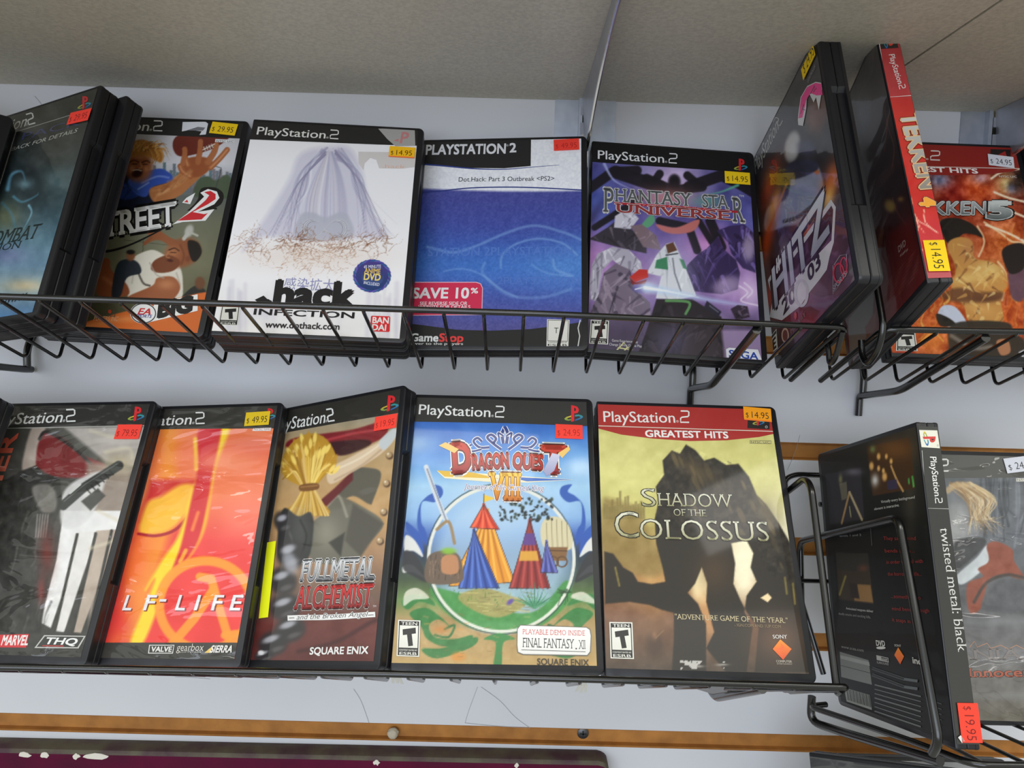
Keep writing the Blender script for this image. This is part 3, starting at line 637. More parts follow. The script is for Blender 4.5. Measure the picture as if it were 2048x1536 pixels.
# ---- B: street football cover
def cover_B():
    c = make_case(POSE['B'], 'game case with a sports scene and a yellow label beside torn white paper', group=G1)
    a = front(c, (120, 116, 96)).frame(0, 150, 3.938)
    a.grad([(440, (196, 194, 198)), (700, (206, 204, 208)), (860, (150, 156, 160)), (960, (96, 100, 96)), (1150, (112, 112, 92)), (1500, (112, 110, 84)), (1900, (84, 82, 60)), (2100, (64, 60, 46))])
    r = random.Random(4)
    for i in range(26):                                     # far skyline
        x = 1180 + i * 26; h = r.uniform(40, 150) * (1 if i < 9 else .65); a.poly([(x, 930), (x, 830 - h), (x + 24, 832 - h), (x + 24, 930)], (96 + r.randint(-16, 22), 108, 116), 5, .85)
    a.poly([(1540, 960), (1560, 830), (1640, 800), (1700, 830), (1800, 790), (1850, 960)], (72, 86, 62), 14, .9, True)
    a.line([(1700, 900), (1745, 735), (1640, 700)], 6, (60, 60, 62), 4)
    # thrower: navy jersey, royal blue sleeve, tan arm and open hand, seen from behind
    a.poly([(740, 760), (830, 620), (1000, 600), (1120, 800), (1350, 800), (1300, 1000), (1200, 1120), (700, 1120), (600, 1100)], (22, 28, 46), 12, 1, True)
    a.poly([(880, 900), (960, 850), (1110, 880), (1080, 960), (960, 980)], (32, 56, 130), 14, .9, True)
    a.poly([(1010, 830), (1130, 770), (1280, 740), (1370, 830), (1210, 880), (1150, 960), (1060, 930)], (54, 82, 168), 10, 1, True)
    a.line([(1120, 850), (1240, 800), (1330, 810)], 14, (120, 144, 208), 12, .8, True); a.line([(1090, 900), (1170, 850)], 12, (160, 178, 224), 10, .6)
    a.poly([(1180, 900), (1340, 840), (1420, 760), (1450, 680), (1640, 690), (1620, 760), (1500, 880), (1400, 960), (1230, 1010)], (176, 112, 66), 10, 1, True)
    a.poly([(1440, 700), (1500, 650), (1620, 650), (1680, 700), (1600, 790), (1500, 800)], (150, 82, 46), 12, 1, True)
    for q in ([(1480, 710), (1460, 650), (1452, 590)], [(1560, 680), (1574, 600), (1580, 530)], [(1630, 690), (1680, 620), (1706, 550)], [(1660, 730), (1730, 660), (1790, 590)], [(1500, 800), (1440, 760), (1420, 720)]): a.line(q, 44, (160, 92, 54), 8, 1, True); a.line(q, 14, (214, 150, 100), 12, .7, True)
    a.line([(1250, 940), (1400, 860), (1500, 760)], 26, (220, 164, 110), 30, .6, True)
    a.blob(1085, 700, 120, 150, (150, 86, 50), 1, -15, 4); a.poly([(930, 590), (1000, 540), (1120, 510), (1220, 550), (1280, 600), (1270, 690), (1180, 650), (1080, 640), (980, 680), (960, 640)], (172, 112, 50), 14, 1, True)
    for k in range(7): a.line([(980 + k * 36, 600), (1020 + k * 38, 545 + k * 4), (1100 + k * 30, 560 + k * 14)], 12, (216, 160, 84), 8, .6, True, True)
    r = random.Random(14)
    for k in range(70):
        x0 = r.uniform(950, 1250); y0 = r.uniform(530, 600) + abs(x0 - 1100) * .12; dx = (x0 - 1080) * .35 + r.uniform(10, 70)
        a.line([(x0, y0), (x0 + dx * .5, y0 - r.uniform(10, 34)), (x0 + dx, y0 + r.uniform(0, 70))], r.uniform(5, 13), r.choice([(206, 150, 74), (150, 94, 40), (228, 178, 104), (116, 70, 30), (190, 128, 58)]), 5, r.uniform(.6, .95), True, True)
    for k in range(14): x0 = r.uniform(1180, 1270); a.line([(x0, 590), (x0 + 24, 640), (x0 + r.uniform(-20, 24), 700)], 10, r.choice([(150, 94, 40), (206, 150, 74)]), 5, .9, True, True)
    for k in range(22):
        t = r.random(); a.line([(1200 + 300 * t + r.uniform(-20, 20), 960 - 190 * t + r.uniform(-50, 30)), (1260 + 300 * t, 930 - 200 * t + r.uniform(-40, 30))], r.uniform(8, 20), r.choice([(210, 150, 98), (140, 80, 44), (226, 172, 122), (120, 66, 36)]), 14, .4, False, True)
    for k in range(18): a.line([(r.uniform(760, 1040), r.uniform(800, 1060)), (r.uniform(760, 1100), r.uniform(860, 1090))], 12, r.choice([(44, 60, 110), (14, 18, 30), (70, 90, 150)]), 10, .45, False, True)
    a.blob(1080, 775, 46, 34, (40, 14, 12), .95, -20, 3); a.line([(1045, 752), (1085, 748), (1115, 756)], 8, (222, 206, 190), 5, .9, True)
    a.line([(1020, 690), (1060, 672), (1095, 690)], 12, (70, 36, 22), 7, .85, True); a.line([(1120, 690), (1155, 676), (1180, 690)], 12, (70, 36, 22), 7, .85, True); a.line([(1040, 702), (1080, 704)], 8, (40, 22, 16), 5, .9); a.line([(1126, 704), (1160, 704)], 8, (40, 22, 16), 5, .9)
    a.line([(1104, 690), (1118, 726), (1096, 736)], 10, (200, 132, 88), 8, .8, True); a.line([(1010, 700), (1016, 780), (1050, 830)], 16, (108, 56, 32), 14, .6, True); a.blob(1040, 740, 22, 26, (206, 140, 96), .6); a.blob(1150, 740, 18, 22, (206, 140, 96), .6); a.blob(1100, 650, 60, 16, (206, 142, 96), .5)
    a.poly([(1360, 560), (1400, 480), (1560, 470), (1800, 480), (1720, 560), (1560, 620), (1410, 640)], (104, 40, 28), 8, 1, True, None)
    for q in ([(1440, 700), (1456, 620), (1455, 585)], [(1560, 690), (1575, 600), (1580, 525)], [(1640, 690), (1690, 610), (1706, 550)]): a.line(q, 40, (168, 100, 60), 8, 1, True)
    a.line([(1600, 590), (1690, 545)], 8, (224, 214, 200), 4); 
    for k in range(4): a.line([(1606 + k * 20, 570 - k * 8), (1618 + k * 20, 596 - k * 8)], 7, (224, 214, 200), 4)
    # below the lettering: paved court, second player in a white vest
    a.line([(1130, 1290), (1120, 1560)], 6, (70, 70, 52), 5); a.line([(980, 1300), (1400, 1350)], 5, (80, 80, 60), 5); a.noise(300, 30, 5)
    a.poly([(990, 1700), (1010, 1480), (1180, 1380), (1300, 1420), (1400, 1480), (1440, 1620), (1400, 1800), (1100, 1800)], (222, 214, 198), 10, 1, True)
    a.poly([(1150, 1230), (1240, 1220), (1340, 1280), (1420, 1320), (1380, 1370), (1250, 1300), (1130, 1340), (1180, 1280)], (148, 88, 54), 9, 1, True)
    for q in ([(1200, 1230), (1120, 1215)], [(1190, 1280), (1140, 1330)], [(1210, 1210), (1150, 1195)]): a.line(q, 26, (140, 82, 50), 7)
    a.blob(1440, 1400, 150, 115, (142, 82, 50), 1, -25, 5); a.poly([(1480, 1310), (1560, 1320), (1590, 1400), (1540, 1470), (1500, 1440)], (30, 24, 20), 10, 1, True)
    a.blob(1360, 1400, 60, 50, (196, 130, 86), .6, -30); a.poly([(1190, 1530), (1220, 1460), (1330, 1420), (1420, 1470), (1370, 1540), (1260, 1560)], (120, 66, 40), 10, 1, True)
    a.poly([(1020, 1740), (1200, 1660), (1240, 1600), (1360, 1590), (1420, 1660), (1390, 1740), (1300, 1790), (1000, 1790)], (156, 90, 56), 10, 1, True); a.blob(1310, 1650, 70, 40, (206, 140, 96), .7)
    a.line([(1330, 1380), (1375, 1365), (1410, 1385)], 10, (60, 32, 20), 6, .9, True); a.line([(1345, 1398), (1385, 1400)], 8, (30, 18, 14), 5, .9); a.line([(1330, 1390), (1310, 1430), (1335, 1440)], 10, (186, 120, 80), 7, .8, True); a.blob(1340, 1462, 26, 12, (64, 26, 20), .9, 10, 2); a.line([(1420, 1340), (1450, 1420), (1430, 1490)], 14, (96, 52, 32), 12, .5, True); a.blob(1480, 1450, 20, 26, (120, 66, 42), .9, 0, 2)
    a.line([(1180, 1480), (1230, 1570), (1290, 1600)], 10, (170, 160, 146), 8, .8, True); a.line([(1060, 1520), (1040, 1640)], 12, (180, 172, 158), 10, .7, True); a.line([(1390, 1560), (1420, 1650)], 10, (176, 166, 150), 8, .8, True); a.line([(1090, 1560), (1130, 1640), (1180, 1660)], 16, (60, 50, 44), 7, .8, True)

    a.poly([(640, 1390), (760, 1440), (860, 1450), (880, 1540), (1000, 1650), (1000, 1740), (780, 1740), (760, 1620), (680, 1560)], (138, 74, 42), 10, 1, True)
    for q in ([(700, 1500), (650, 1400), (625, 1330)], [(790, 1450), (770, 1380), (745, 1310)], [(680, 1540), (610, 1510), (585, 1480)], [(690, 1580), (600, 1575), (570, 1565)]): a.line(q, 46, (134, 70, 40), 8, 1, True)
    a.line([(820, 1600), (930, 1680)], 30, (190, 116, 72), 30, .6)
    a.poly([(880, 1740), (920, 1500), (1010, 1450), (1090, 1480), (1110, 1560), (1000, 1600), (950, 1740)], (30, 36, 44), 9, .95, True); a.blob(1030, 1425, 36, 42, (136, 84, 54), 1, 0, 4); a.blob(1030, 1396, 36, 20, (26, 24, 24), 1, 0, 3)
    a.poly([(1440, 1740), (1540, 1660), (1620, 1700), (1620, 1790), (1440, 1790)], (40, 40, 38), 9, .95, True); a.blob(1576, 1640, 42, 52, (112, 72, 48), 1, 0, 4)
    a.blob(1490, 1230, 34, 52, (196, 194, 184), .9, 20, 3); a.line([(1480, 1250), (1450, 1290)], 30, (190, 188, 178), 10); a.line([(1500, 1240), (1556, 1266)], 16, (186, 184, 170), 8)
    # orange foot band
    a.poly([(540, 1990), (760, 1920), (1000, 1860), (1220, 1800), (1560, 1720), (1700, 1700), (1700, 2100), (500, 2100)], (216, 108, 46), 8); a.line([(560, 2010), (900, 1930), (1300, 1900)], 40, (238, 150, 86), 40, .7)
    a.mix(a.box_mask(-200, 200, 1900, 0, 1) * 0, (0, 0, 0))
    # dark title bar
    bar = [(0, 280), (1000, 300), (1990, 350), (1890, 502), (1100, 468), (0, 420)]
    a.vpoly(bar, (34, 34, 33)); wordmark(a, (590, 424), (1284, 446), 78, (222, 222, 220))
    a.vpoly([(1440, 372), (1620, 370), (1640, 385), (1622, 470), (1572, 474), (1590, 445), (1500, 434), (1434, 446)], (224, 224, 230)); a.vpoly([(1470, 438), (1560, 410), (1618, 416), (1600, 440)], (120, 120, 126))
    a.vpoly([(1698, 506), (1848, 512), (1845, 536), (1694, 530)], (224, 224, 224)); a.txt('NTSC U/C', (1704, 529), (1840, 534), 16, (60, 60, 60))
    # slanted lettering
    o = [(.10, (24, 22, 20))]
    a.txt('S', (690, 1290), (800, 1262), 170, (238, 236, 232), bold=.03, serif=.05, out=o)
    a.txt('TREET', (800, 1280), (1400, 1180), 178, (238, 236, 232), bold=.035, serif=.05, out=[(.11, (24, 22, 20))])
    a.vpoly([(1330, 1190), (1500, 1050), (1560, 980), (1570, 930), (1600, 890), (1700, 890), (1760, 940), (1740, 1020), (1640, 1070), (1710, 1050), (1640, 1170), (1400, 1210)], (24, 22, 20), None, True)
    a.vpoly([(1360, 1180), (1480, 1090), (1570, 1000), (1610, 960), (1580, 930), (1640, 900), (1710, 920), (1730, 970), (1690, 1020), (1560, 1080), (1690, 1060), (1620, 1150), (1440, 1160)], (238, 236, 232))
    a.vpoly([(1400, 1150), (1540, 1060), (1620, 990), (1650, 950), (1610, 925), (1660, 915), (1700, 940), (1700, 980), (1640, 1020), (1520, 1082), (1610, 1098), (1640, 1090), (1590, 1140)], (208, 44, 50))
    a.vline([(700, 1370), (850, 1390), (1050, 1330), (1330, 1190)], 26, (24, 22, 20), False, True, 8); a.vpoly([(1436, 1008), (1470, 970), (1540, 930), (1500, 1020)], (238, 236, 232)); a.vpoly([(1452, 1004), (1476, 984), (1486, 1006)], (208, 44, 50))
    a.txt('NY', (720, 1040), (960, 1010), 120, (206, 196, 186), bold=.06, out=[(.11, (120, 30, 34))])
    # foot marks
    a.frame(0, 480, 3.938)
    a.vpoly([(462, 500), (722, 496), (690, 634), (450, 626)], (206, 200, 188)); a.txt('ONLINE', (400, 590), (664, 586), 38, (60, 58, 56), bold=.03, shear=.15); a.vpoly([(452, 604), (692, 606), (688, 630), (450, 626)], (70, 68, 64)); a.txt('BROADBAND AND DIAL-UP', (330, 624), (684, 624), 15, (206, 200, 188), bold=.02)
    a.ell(590, 540, 26, 18, (120, 116, 106)); a.ell(660, 526, 26, 22, (150, 146, 134)); a.ell(536, 544, 14, 14, (110, 106, 98))
    a.vline([(824, 512), (910, 520), (908, 604), (818, 600)], 7, (90, 84, 62), True); a.ell(868, 566, 14, 16, (190, 70, 44)); a.ring(866, 562, 34, 32, 6, (90, 84, 62)); a.txt('PLAYERS INC', (740, 636), (930, 642), 36, (236, 186, 140))
    a.vpoly([(1220, 500), (1560, 430), (1560, 560), (1180, 650)], (244, 240, 234)); a.txt('BIG', (1236, 612), (1520, 560), 112, (34, 32, 32), bold=.075, shear=.15)
    a.ell(1133, 580, 104, 82, (240, 238, 234)); a.ring(1133, 580, 96, 76, 8, (60, 60, 66)); a.txt('EA', (1084, 588), (1190, 592), 48, (206, 50, 52), bold=.06, shear=.25); a.txt('SPORTS', (1070, 612), (1194, 616), 24, (66, 76, 150), bold=.03, shear=.2)
    a.frame(0, 150, 3.938); a.build('cover_sheet', c['e'], MT['paper'])
    sticker(c, a, [(1672, 372), (1870, 382), (1852, 484), (1650, 462)], YEL, '$ 29.95')
    make_case(shift(POSE['B'], -.004, 0, 0, 0), 'black game case standing behind the sports scene case', group=G1, under=.0149)
cover_B()

# ---- C: white cover
def cover_C():
    c = make_case(POSE['C'], 'white game case with pale lavender drapery, sepia sketch lines and a purple round badge', group=G1)
    a = front(c, (222, 220, 226)).frame(420, 220, 3.073)
    a.grad([(170, (244, 242, 244)), (900, (246, 243, 246)), (1420, (246, 242, 240))])
    # lavender cloth falling from a high point, tied with a grey band
    L1, L2, L3 = (206, 202, 220), (176, 172, 198), (150, 146, 176)
    a.poly([(740, 225), (860, 240), (930, 360), (960, 520), (1010, 660), (1090, 780), (900, 790), (820, 800), (560, 800), (330, 780), (200, 870), (300, 720), (400, 570), (490, 420), (560, 270)], L1, 40, .8, True)
    r = random.Random(11)
    for k in range(46):
        s_ = -1 if k % 2 else 1; t = r.random(); x0 = 740 + s_ * r.uniform(5, 70); y0 = r.uniform(232, 300); w_ = 120 + 90 * t
        x3 = 740 + s_ * (150 + 260 * r.random() ** .8); y3 = r.uniform(700, 800)
        a.line([(x0, y0), (740 + s_ * w_ * .9, 330 + 60 * t), (740 + s_ * (w_ + 30), 520), (x3, y3)], r.uniform(5, 16), r.choice([L2, L3, (226, 224, 236), (236, 234, 242)]), 8, r.uniform(.3, .7), True, True)
    for k in range(34):                                     # plain folds down the middle
        x = 575 + k * 8.4; t = (x - 715) / 150; a.line([(738 + t * 20, 262), (728 + t * 90, 400), (716 + t * 135, 540), (712 + t * 150, 690)], r.uniform(5, 13), r.choice([L2, (196, 192, 212), (232, 230, 238), (162, 158, 184), (216, 210, 214)]), 8, r.uniform(.35, .7), True)
    for k in range(30):
        s_ = -1 if k % 2 else 1; u = r.random(); a.line([(740 + s_ * 30, 250 + 30 * u), (740 + s_ * (130 + 60 * u), 380 + 60 * u), (740 + s_ * (180 + 90 * u), 560), (740 + s_ * (210 + 190 * u), 790)], r.uniform(4, 10), r.choice([(150, 146, 174), (132, 128, 158), (176, 172, 196)]), 6, r.uniform(.4, .7), True, True)
    a.poly([(556, 650), (630, 630), (708, 660), (800, 630), (856, 660), (862, 784), (540, 794)], (184, 184, 198), 16, .85, True)
    for o_, cc in ((-16, (140, 140, 152)), (-10, (214, 214, 222)), (-4, (156, 156, 168)), (2, (226, 226, 232)), (8, (150, 150, 162)), (14, (204, 204, 212))):
        th = np.linspace(0, 2 * math.pi, 60); q = (128 + o_) / (1 + np.sin(th) ** 2)
        a.line(np.stack([706 + q * np.cos(th), 730 + (1.15 * q) * np.sin(th) * np.cos(th)], -1), 5, cc, 4, .95)
    SE = (150, 104, 76)
    a.blob(660, 900, 470, 90, (226, 206, 190), .55)
    scribble(a, 170, 770, 1130, 880, 120, SE, 21, 3.4, 90); scribble(a, 430, 850, 880, 980, 60, (184, 142, 116), 22, 3, 80); scribble(a, 190, 740, 300, 800, 12, SE, 23, 3, 70); scribble(a, 420, 770, 580, 830, 26, (120, 76, 52), 24, 4, 60); scribble(a, 800, 770, 1100, 850, 30, (130, 84, 58), 25, 4, 60)
    for k in range(26): x = r.uniform(60, 1160); a.line([(x, r.uniform(1010, 1180)), (x + r.uniform(-20, 10), 1400)], r.uniform(10, 36), (206, 200, 216), 20, .4 * (1 if x < 330 or x > 950 else .25))
    a.blob(330, 1230, 90, 60, (214, 206, 220), .5); a.blob(240, 1400, 300, 50, (236, 226, 214), .6)
    a.blob(650, 1410, 500, 30, (206, 198, 190), .4)
    # title bar with peeled label remains
    a.vpoly([(200, 60), (268, 62), (1320, 108), (1300, 222), (1030, 214), (240, 182), (180, 180)], (36, 35, 34))
    a.vpoly([(1034, 116), (1258, 112), (1262, 222), (1140, 224), (1090, 180)], (168, 166, 162), None); a.txt('P', (1165, 204), (1215, 206), 66, (196, 128, 128), bold=.03, shear=.1); a.vpoly([(1128, 190), (1160, 178), (1158, 196)], (196, 128, 128))
    a.vpoly([(912, 258), (1265, 262), (1262, 352), (1180, 362), (1040, 360), (1022, 308), (985, 296), (950, 330), (944, 372), (914, 330)], (214, 206, 204)); a.txt('.hack', (1060, 358), (1200, 360), 22, (222, 180, 160))
    wordmark(a, (286, 152), (792, 182), 52, (228, 226, 220))
    a.txt('感染拡大', (452, 1100), (762, 1112), 58, (150, 148, 188))
    K = (28, 26, 28)
    a.txt('.hack', (318, 1200), (892, 1216), 150, K, bold=.06, ref='.hack'); a.vpoly([(276, 1168), (330, 1142), (362, 1172), (318, 1200)], K)
    a.txt('INFECTION', (266, 1258), (888, 1282), 36, K, bold=.03)
    a.txt('www.dothack.com', (338, 1338), (796, 1352), 38, (50, 46, 48), bold=.03)
    rating(a, (74, 1190), (190, 1196), (172, 1326), (50, 1322), 'T', '')
    Q = a.quad((990, 1266), (1108, 1270), (1104, 1366), (984, 1362)); a.qpoly(Q, [(.04, 0), (.96, 0), (1, .06), (1, .94), (.96, 1), (.04, 1), (0, .94), (0, .06)], (222, 40, 46))
    a.txt('BAN', Q(.08, .46), Q(.94, .46), 36, (240, 236, 232), bold=.045); a.txt('DAI', Q(.08, .92), Q(.82, .92), 36, (240, 236, 232), bold=.045)
    # round badge
    for k in range(26):
        t = k / 26 * 6.283; cc = [(66, 62, 150), (40, 96, 146), (100, 90, 176)][k % 3]
        a.vline([(996 + 92 * math.cos(t), 1022 + 82 * math.sin(t)), (996 + 108 * math.cos(t + .25), 1022 + 94 * math.sin(t + .25)), (996 + 118 * math.cos(t + .55), 1022 + 102 * math.sin(t + .55))], 16, cc, False, True, 2)
    a.ell(996, 1022, 98, 88, (74, 60, 132), (30, 60, 112)); a.ell(1000, 1024, 70, 62, (50, 46, 112), (62, 90, 140))
    for st, p, q, hh in (('45 MINUTE', (946, 978), (1052, 974), 20), ('INCLUDED', (944, 1072), (1040, 1086), 18)): a.txt(st, p, q, hh, (226, 226, 236), bold=.03)
    a.txt('ANIME', (948, 1004), (1048, 1008), 28, (226, 190, 90), bold=.03); a.txt('DVD', (944, 1046), (1048, 1052), 40, (240, 214, 120), bold=.05)
    a.build('cover_sheet', c['e'], MT['paper'])
    sticker(c, a, [(1102, 226), (1258, 226), (1256, 302), (1098, 292)], (250, 190, 18), '$ 14.95', edge=(255, 120, 60))
    make_case(shift(POSE['C'], .0006, 0, 0), 'black game case standing behind the white lavender case', group=G1, under=.0149)
cover_C()

# ---- D: shop replacement cover, blue waves
def cover_D():
    c = make_case(POSE['D'], 'blue wave game case with a printed title strip and a pink savings flag', group=G1)
    a = front(c, (60, 70, 140)).frame(800, 240, 3.0725)
    a.grad([(90, (240, 240, 246)), (415, (240, 240, 246)), (430, (72, 76, 152)), (640, (66, 80, 164)), (760, (64, 96, 182)), (880, (66, 116, 198)), (960, (66, 108, 192)), (1080, (70, 88, 170)), (1260, (84, 82, 150))], bend=-18 * np.sin((a.X - 130) / 420))
    a.blob(1040, 900, 260, 160, (92, 146, 214), .55); a.blob(100, 800, 130, 260, (40, 78, 150), .35); a.blob(560, 860, 200, 90, (60, 112, 196), .4); a.noise(9, 26, 3, 2); a.noise(26, 10, 4, 2)
    for p, w_, al in (([(170, 780), (330, 815), (480, 770), (640, 700), (820, 650), (1000, 690), (1120, 740)], 16, .5), ([(620, 910), (630, 830), (720, 760), (860, 730), (1000, 760), (1090, 830)], 12, .55), ([(270, 930), (380, 915), (500, 950), (620, 1040), (720, 1090)], 10, .45), ([(520, 880), (505, 930), (550, 990), (680, 1080), (880, 1090), (1050, 1040)], 18, .35), ([(940, 860), (960, 920), (1060, 960)], 14, .5), ([(810, 890), (900, 940), (1040, 960)], 10, .4)):
        a.line(p, w_, (136, 176, 226), 10, al, True)
    a.txt('STATION 2PLAYSTATION', (170, 838), (1060, 828), 50, (84, 122, 200), bold=.01); a.txt('2PLAYSTATION', (600, 1010), (1100, 1010), 44, (84, 118, 194))
    DK = (36, 36, 36)
    a.vpoly([(60, 100), (806, 90), (803, 284), (640, 298), (420, 296), (200, 275), (100, 268)], DK); a.vline([(100, 270), (250, 282), (450, 300), (640, 304), (820, 290), (980, 278)], 10, (50, 66, 140), False, True, 2)
    a.txt('PLAYSTATION', (156, 214), (650, 206), 58, (226, 226, 230), bold=.05); a.txt('®', (652, 164), (668, 164), 12, (200, 200, 200)); a.txt('2', (672, 200), (716, 198), 54, (226, 226, 230), bold=.05)
    a.txt('Dot.Hack: Part 3 Outbreak <PS2>', (360, 380), (948, 374), 27, (46, 46, 52), bold=.004)
    a.vline([(100, 448), (230, 440), (420, 420), (640, 414), (850, 418), (1120, 432)], 7, (44, 58, 130), False, True)
    a.vpoly([(40, 1250), (140, 1262), (350, 1290), (560, 1296), (800, 1286), (1000, 1262), (1150, 1236), (1150, 1450), (0, 1450)], DK)
    PK = (212, 44, 82)
    a.vpoly([(20, 996), (470, 996), (498, 1006), (510, 1034), (506, 1200), (20, 1204)], (226, 180, 196)); a.vpoly([(20, 1001), (468, 1001), (494, 1010), (505, 1034), (501, 1196), (20, 1200)], PK)
    a.txt('SAVE 10', (74, 1096), (424, 1096), 62, (236, 232, 234), bold=.04); a.txt('%', (434, 1066), (480, 1066), 32, (236, 232, 234), bold=.03)
    a.txt('SEE REVERSE SIDE OR', (122, 1138), (414, 1138), 20, (236, 232, 234), bold=.02); a.txt('WEBSITE FOR DETAILS', (112, 1160), (432, 1160), 20, (236, 232, 234), bold=.02)
    a.txt('Game', (62, 1360), (236, 1362), 46, (232, 232, 232), bold=.06, ref='Game'); a.txt('Stop', (238, 1362), (390, 1364), 48, (226, 62, 62), bold=.06); a.txt('power to the players', (40, 1382), (388, 1384), 15, (216, 216, 216), bold=.02)
    Q = a.quad((904, 1226), (1042, 1230), (1034, 1398), (900, 1396)); a.qpoly(Q, [(0, 0), (1, 0), (1, 1), (0, 1)], (226, 224, 216)); a.vline([Q(.05, .03), Q(.95, .03), Q(.95, .78), Q(.05, .78)], 4, (40, 40, 40), True)
    a.txt('T', Q(.33, .50), Q(.52, .50), 34, (44, 44, 44)); a.txt('CONTENT RATED BY', Q(.06, .85), Q(.94, .85), 8, (40, 40, 40), bold=.02); a.txt('ESRB', Q(.06, .96), Q(.94, .96), 12, (40, 40, 40), bold=.05)
    a.vline([(1108, 1230), (1094, 1280), (1104, 1330), (1090, 1414)], 7, (206, 206, 204)); a.vline([(60, 1412), (400, 1418), (700, 1414), (1090, 1414)], 3, (190, 190, 188)); a.vline([(806, 112), (960, 104), (1110, 100)], 3, (236, 236, 236)); a.vline([(1119, 100), (1118, 640), (1122, 1180)], 3, (210, 214, 226))
    a.build('cover_sheet', c['e'], MT['paper'])
    sticker(c, a, [(942, 126), (1098, 120), (1102, 186), (946, 194)], RED, '$ 49.95', (190, 40, 36))
cover_D()

# ---- E: violet nebula
def cover_E():
    c = make_case(POSE['E'], 'violet nebula game case with grey serif lettering and a yellow label under its logo', group=G1)
    a = front(c, (96, 84, 140)).frame(1150, 260, 3.073)
    a.grad([(190, (86, 84, 150)), (420, (78, 74, 140)), (640, (110, 90, 158)), (850, (156, 120, 176)), (1050, (140, 112, 170)), (1250, (86, 74, 100)), (1420, (66, 58, 78))])
    a.blob(600, 300, 220, 150, (222, 196, 234), .9); a.blob(160, 480, 140, 160, (70, 96, 180), .7); a.blob(120, 780, 110, 150, (186, 130, 190), .8); a.blob(820, 700, 140, 90, (216, 140, 200), .8); a.blob(1040, 980, 160, 120, (196, 150, 206), .8); a.blob(1080, 560, 130, 130, (86, 96, 176), .6); a.noise(90, 60, 9)
    D = (26, 22, 30)
    for q, w_ in (([(90, 360), (230, 260), (380, 250)], 60), ([(250, 260), (520, 350)], 80), ([(700, 350), (900, 280), (1010, 330), (1110, 390)], 70), ([(690, 280), (760, 340)], 50), ([(520, 270), (480, 330)], 50), ([(440, 300), (600, 372), (780, 350)], 60), ([(120, 600), (400, 420)], 40), ([(830, 560), (900, 720)], 60), ([(760, 560), (840, 690)], 40), ([(520, 560), (700, 600), (750, 740)], 50)): a.line(q, w_, D, 9, .95)
    a.blob(610, 320, 40, 50, D, 1, 0, 4); a.blob(120, 520, 30, 110, (52, 44, 84), .6, 30)
    a.line([(180, 210), (240, 310), (360, 370)], 18, (170, 176, 226), 10, .9, True, True); a.line([(1000, 340), (900, 380), (800, 400)], 18, (96, 176, 150), 10, .9, True, True); a.blob(560, 420, 160, 60, (206, 128, 116), .7); a.blob(820, 440, 100, 40, (90, 160, 130), .7)
    a.poly([(500, 580), (620, 600), (760, 550), (730, 620), (620, 640), (540, 622)], (196, 110, 104), 9, 1, True); a.poly([(405, 590), (470, 520), (490, 560), (450, 600)], (96, 160, 120), 8, 1, True)
    # broad masses: slate peak, silver drift, violet crystals, a white shuttle and a light beam
    r = random.Random(6)
    def facets(pts, base, n, cols, w=8):
        a.poly(pts, base, 7, 1); P = np.array(pts, float); lo, hi = P.min(0), P.max(0); m_ = a.sd(pts, True) < -2
        for k in range(n):
            p = lo + (hi - lo) * np.array([r.random(), r.random()]); q = p + np.array([r.uniform(-.3, .3) * (hi - lo)[0], r.uniform(.1, .4) * (hi - lo)[1]]); e = q - p
            t = np.clip(((a.X - p[0]) * e[0] + (a.Y - p[1]) * e[1]) / (e @ e), 0, 1); d = np.hypot(a.X - p[0] - t * e[0], a.Y - p[1] - t * e[1])
            a.mix(m_ * .7 * np.clip(.5 - (d - r.uniform(.5, 1.2) * w * (1 - t)) / 5, 0, 1), r.choice(cols))
    facets([(84, 672), (200, 600), (250, 560), (330, 600), (440, 680), (440, 760), (300, 730)], (56, 50, 60), 20, [(92, 84, 96), (36, 32, 40), (120, 110, 120)])
    facets([(240, 600), (246, 530), (300, 496), (360, 510), (392, 545), (340, 610)], (206, 202, 214), 14, [(240, 238, 246), (150, 144, 160), (110, 104, 118)], 6); facets([(340, 590), (410, 580), (500, 650), (530, 740), (420, 720)], (126, 104, 112), 14, [(160, 136, 140), (86, 70, 78)], 7)
    facets([(90, 940), (104, 830), (140, 760), (230, 718), (330, 736), (404, 810), (420, 890), (360, 880), (300, 850), (230, 800), (170, 860), (150, 960), (140, 1060), (96, 1040)], (176, 170, 184), 60, [(230, 226, 234), (128, 120, 138), (206, 200, 214), (96, 88, 106)], 9)
    facets([(150, 1000), (176, 880), (250, 820), (340, 860), (370, 980), (460, 1060), (470, 1160), (84, 1160), (100, 1100)], (116, 102, 120), 50, [(160, 144, 160), (70, 58, 78), (140, 124, 142), (52, 44, 60)], 12)
    facets([(650, 980), (690, 830), (760, 760), (810, 730), (880, 650), (920, 740), (990, 800), (1014, 880), (1000, 980), (900, 1010), (800, 1000)], (54, 40, 80), 60, [(96, 76, 140), (34, 24, 54), (130, 106, 176), (70, 54, 104)], 11)
    facets([(870, 620), (950, 590), (1040, 580), (1104, 640), (1116, 760), (1110, 880), (1030, 850), (960, 760), (940, 690)], (58, 44, 88), 40, [(100, 80, 150), (36, 26, 58), (134, 112, 184)], 10)
    a.blob(930, 960, 90, 60, (196, 170, 206), .7, -20, 2); a.blob(1066, 730, 40, 80, (206, 186, 214), .7, 0, 2); a.blob(1080, 1000, 70, 90, (226, 196, 228), .8)
    for q in ([(1010, 960), (1060, 1000), (1020, 1050), (1130, 1080)], [(1040, 940), (1090, 990), (1060, 1030)]): a.line(q, 10, (244, 226, 244), 7, .8, True)
    a.blob(590, 880, 150, 190, (206, 206, 240), .5)
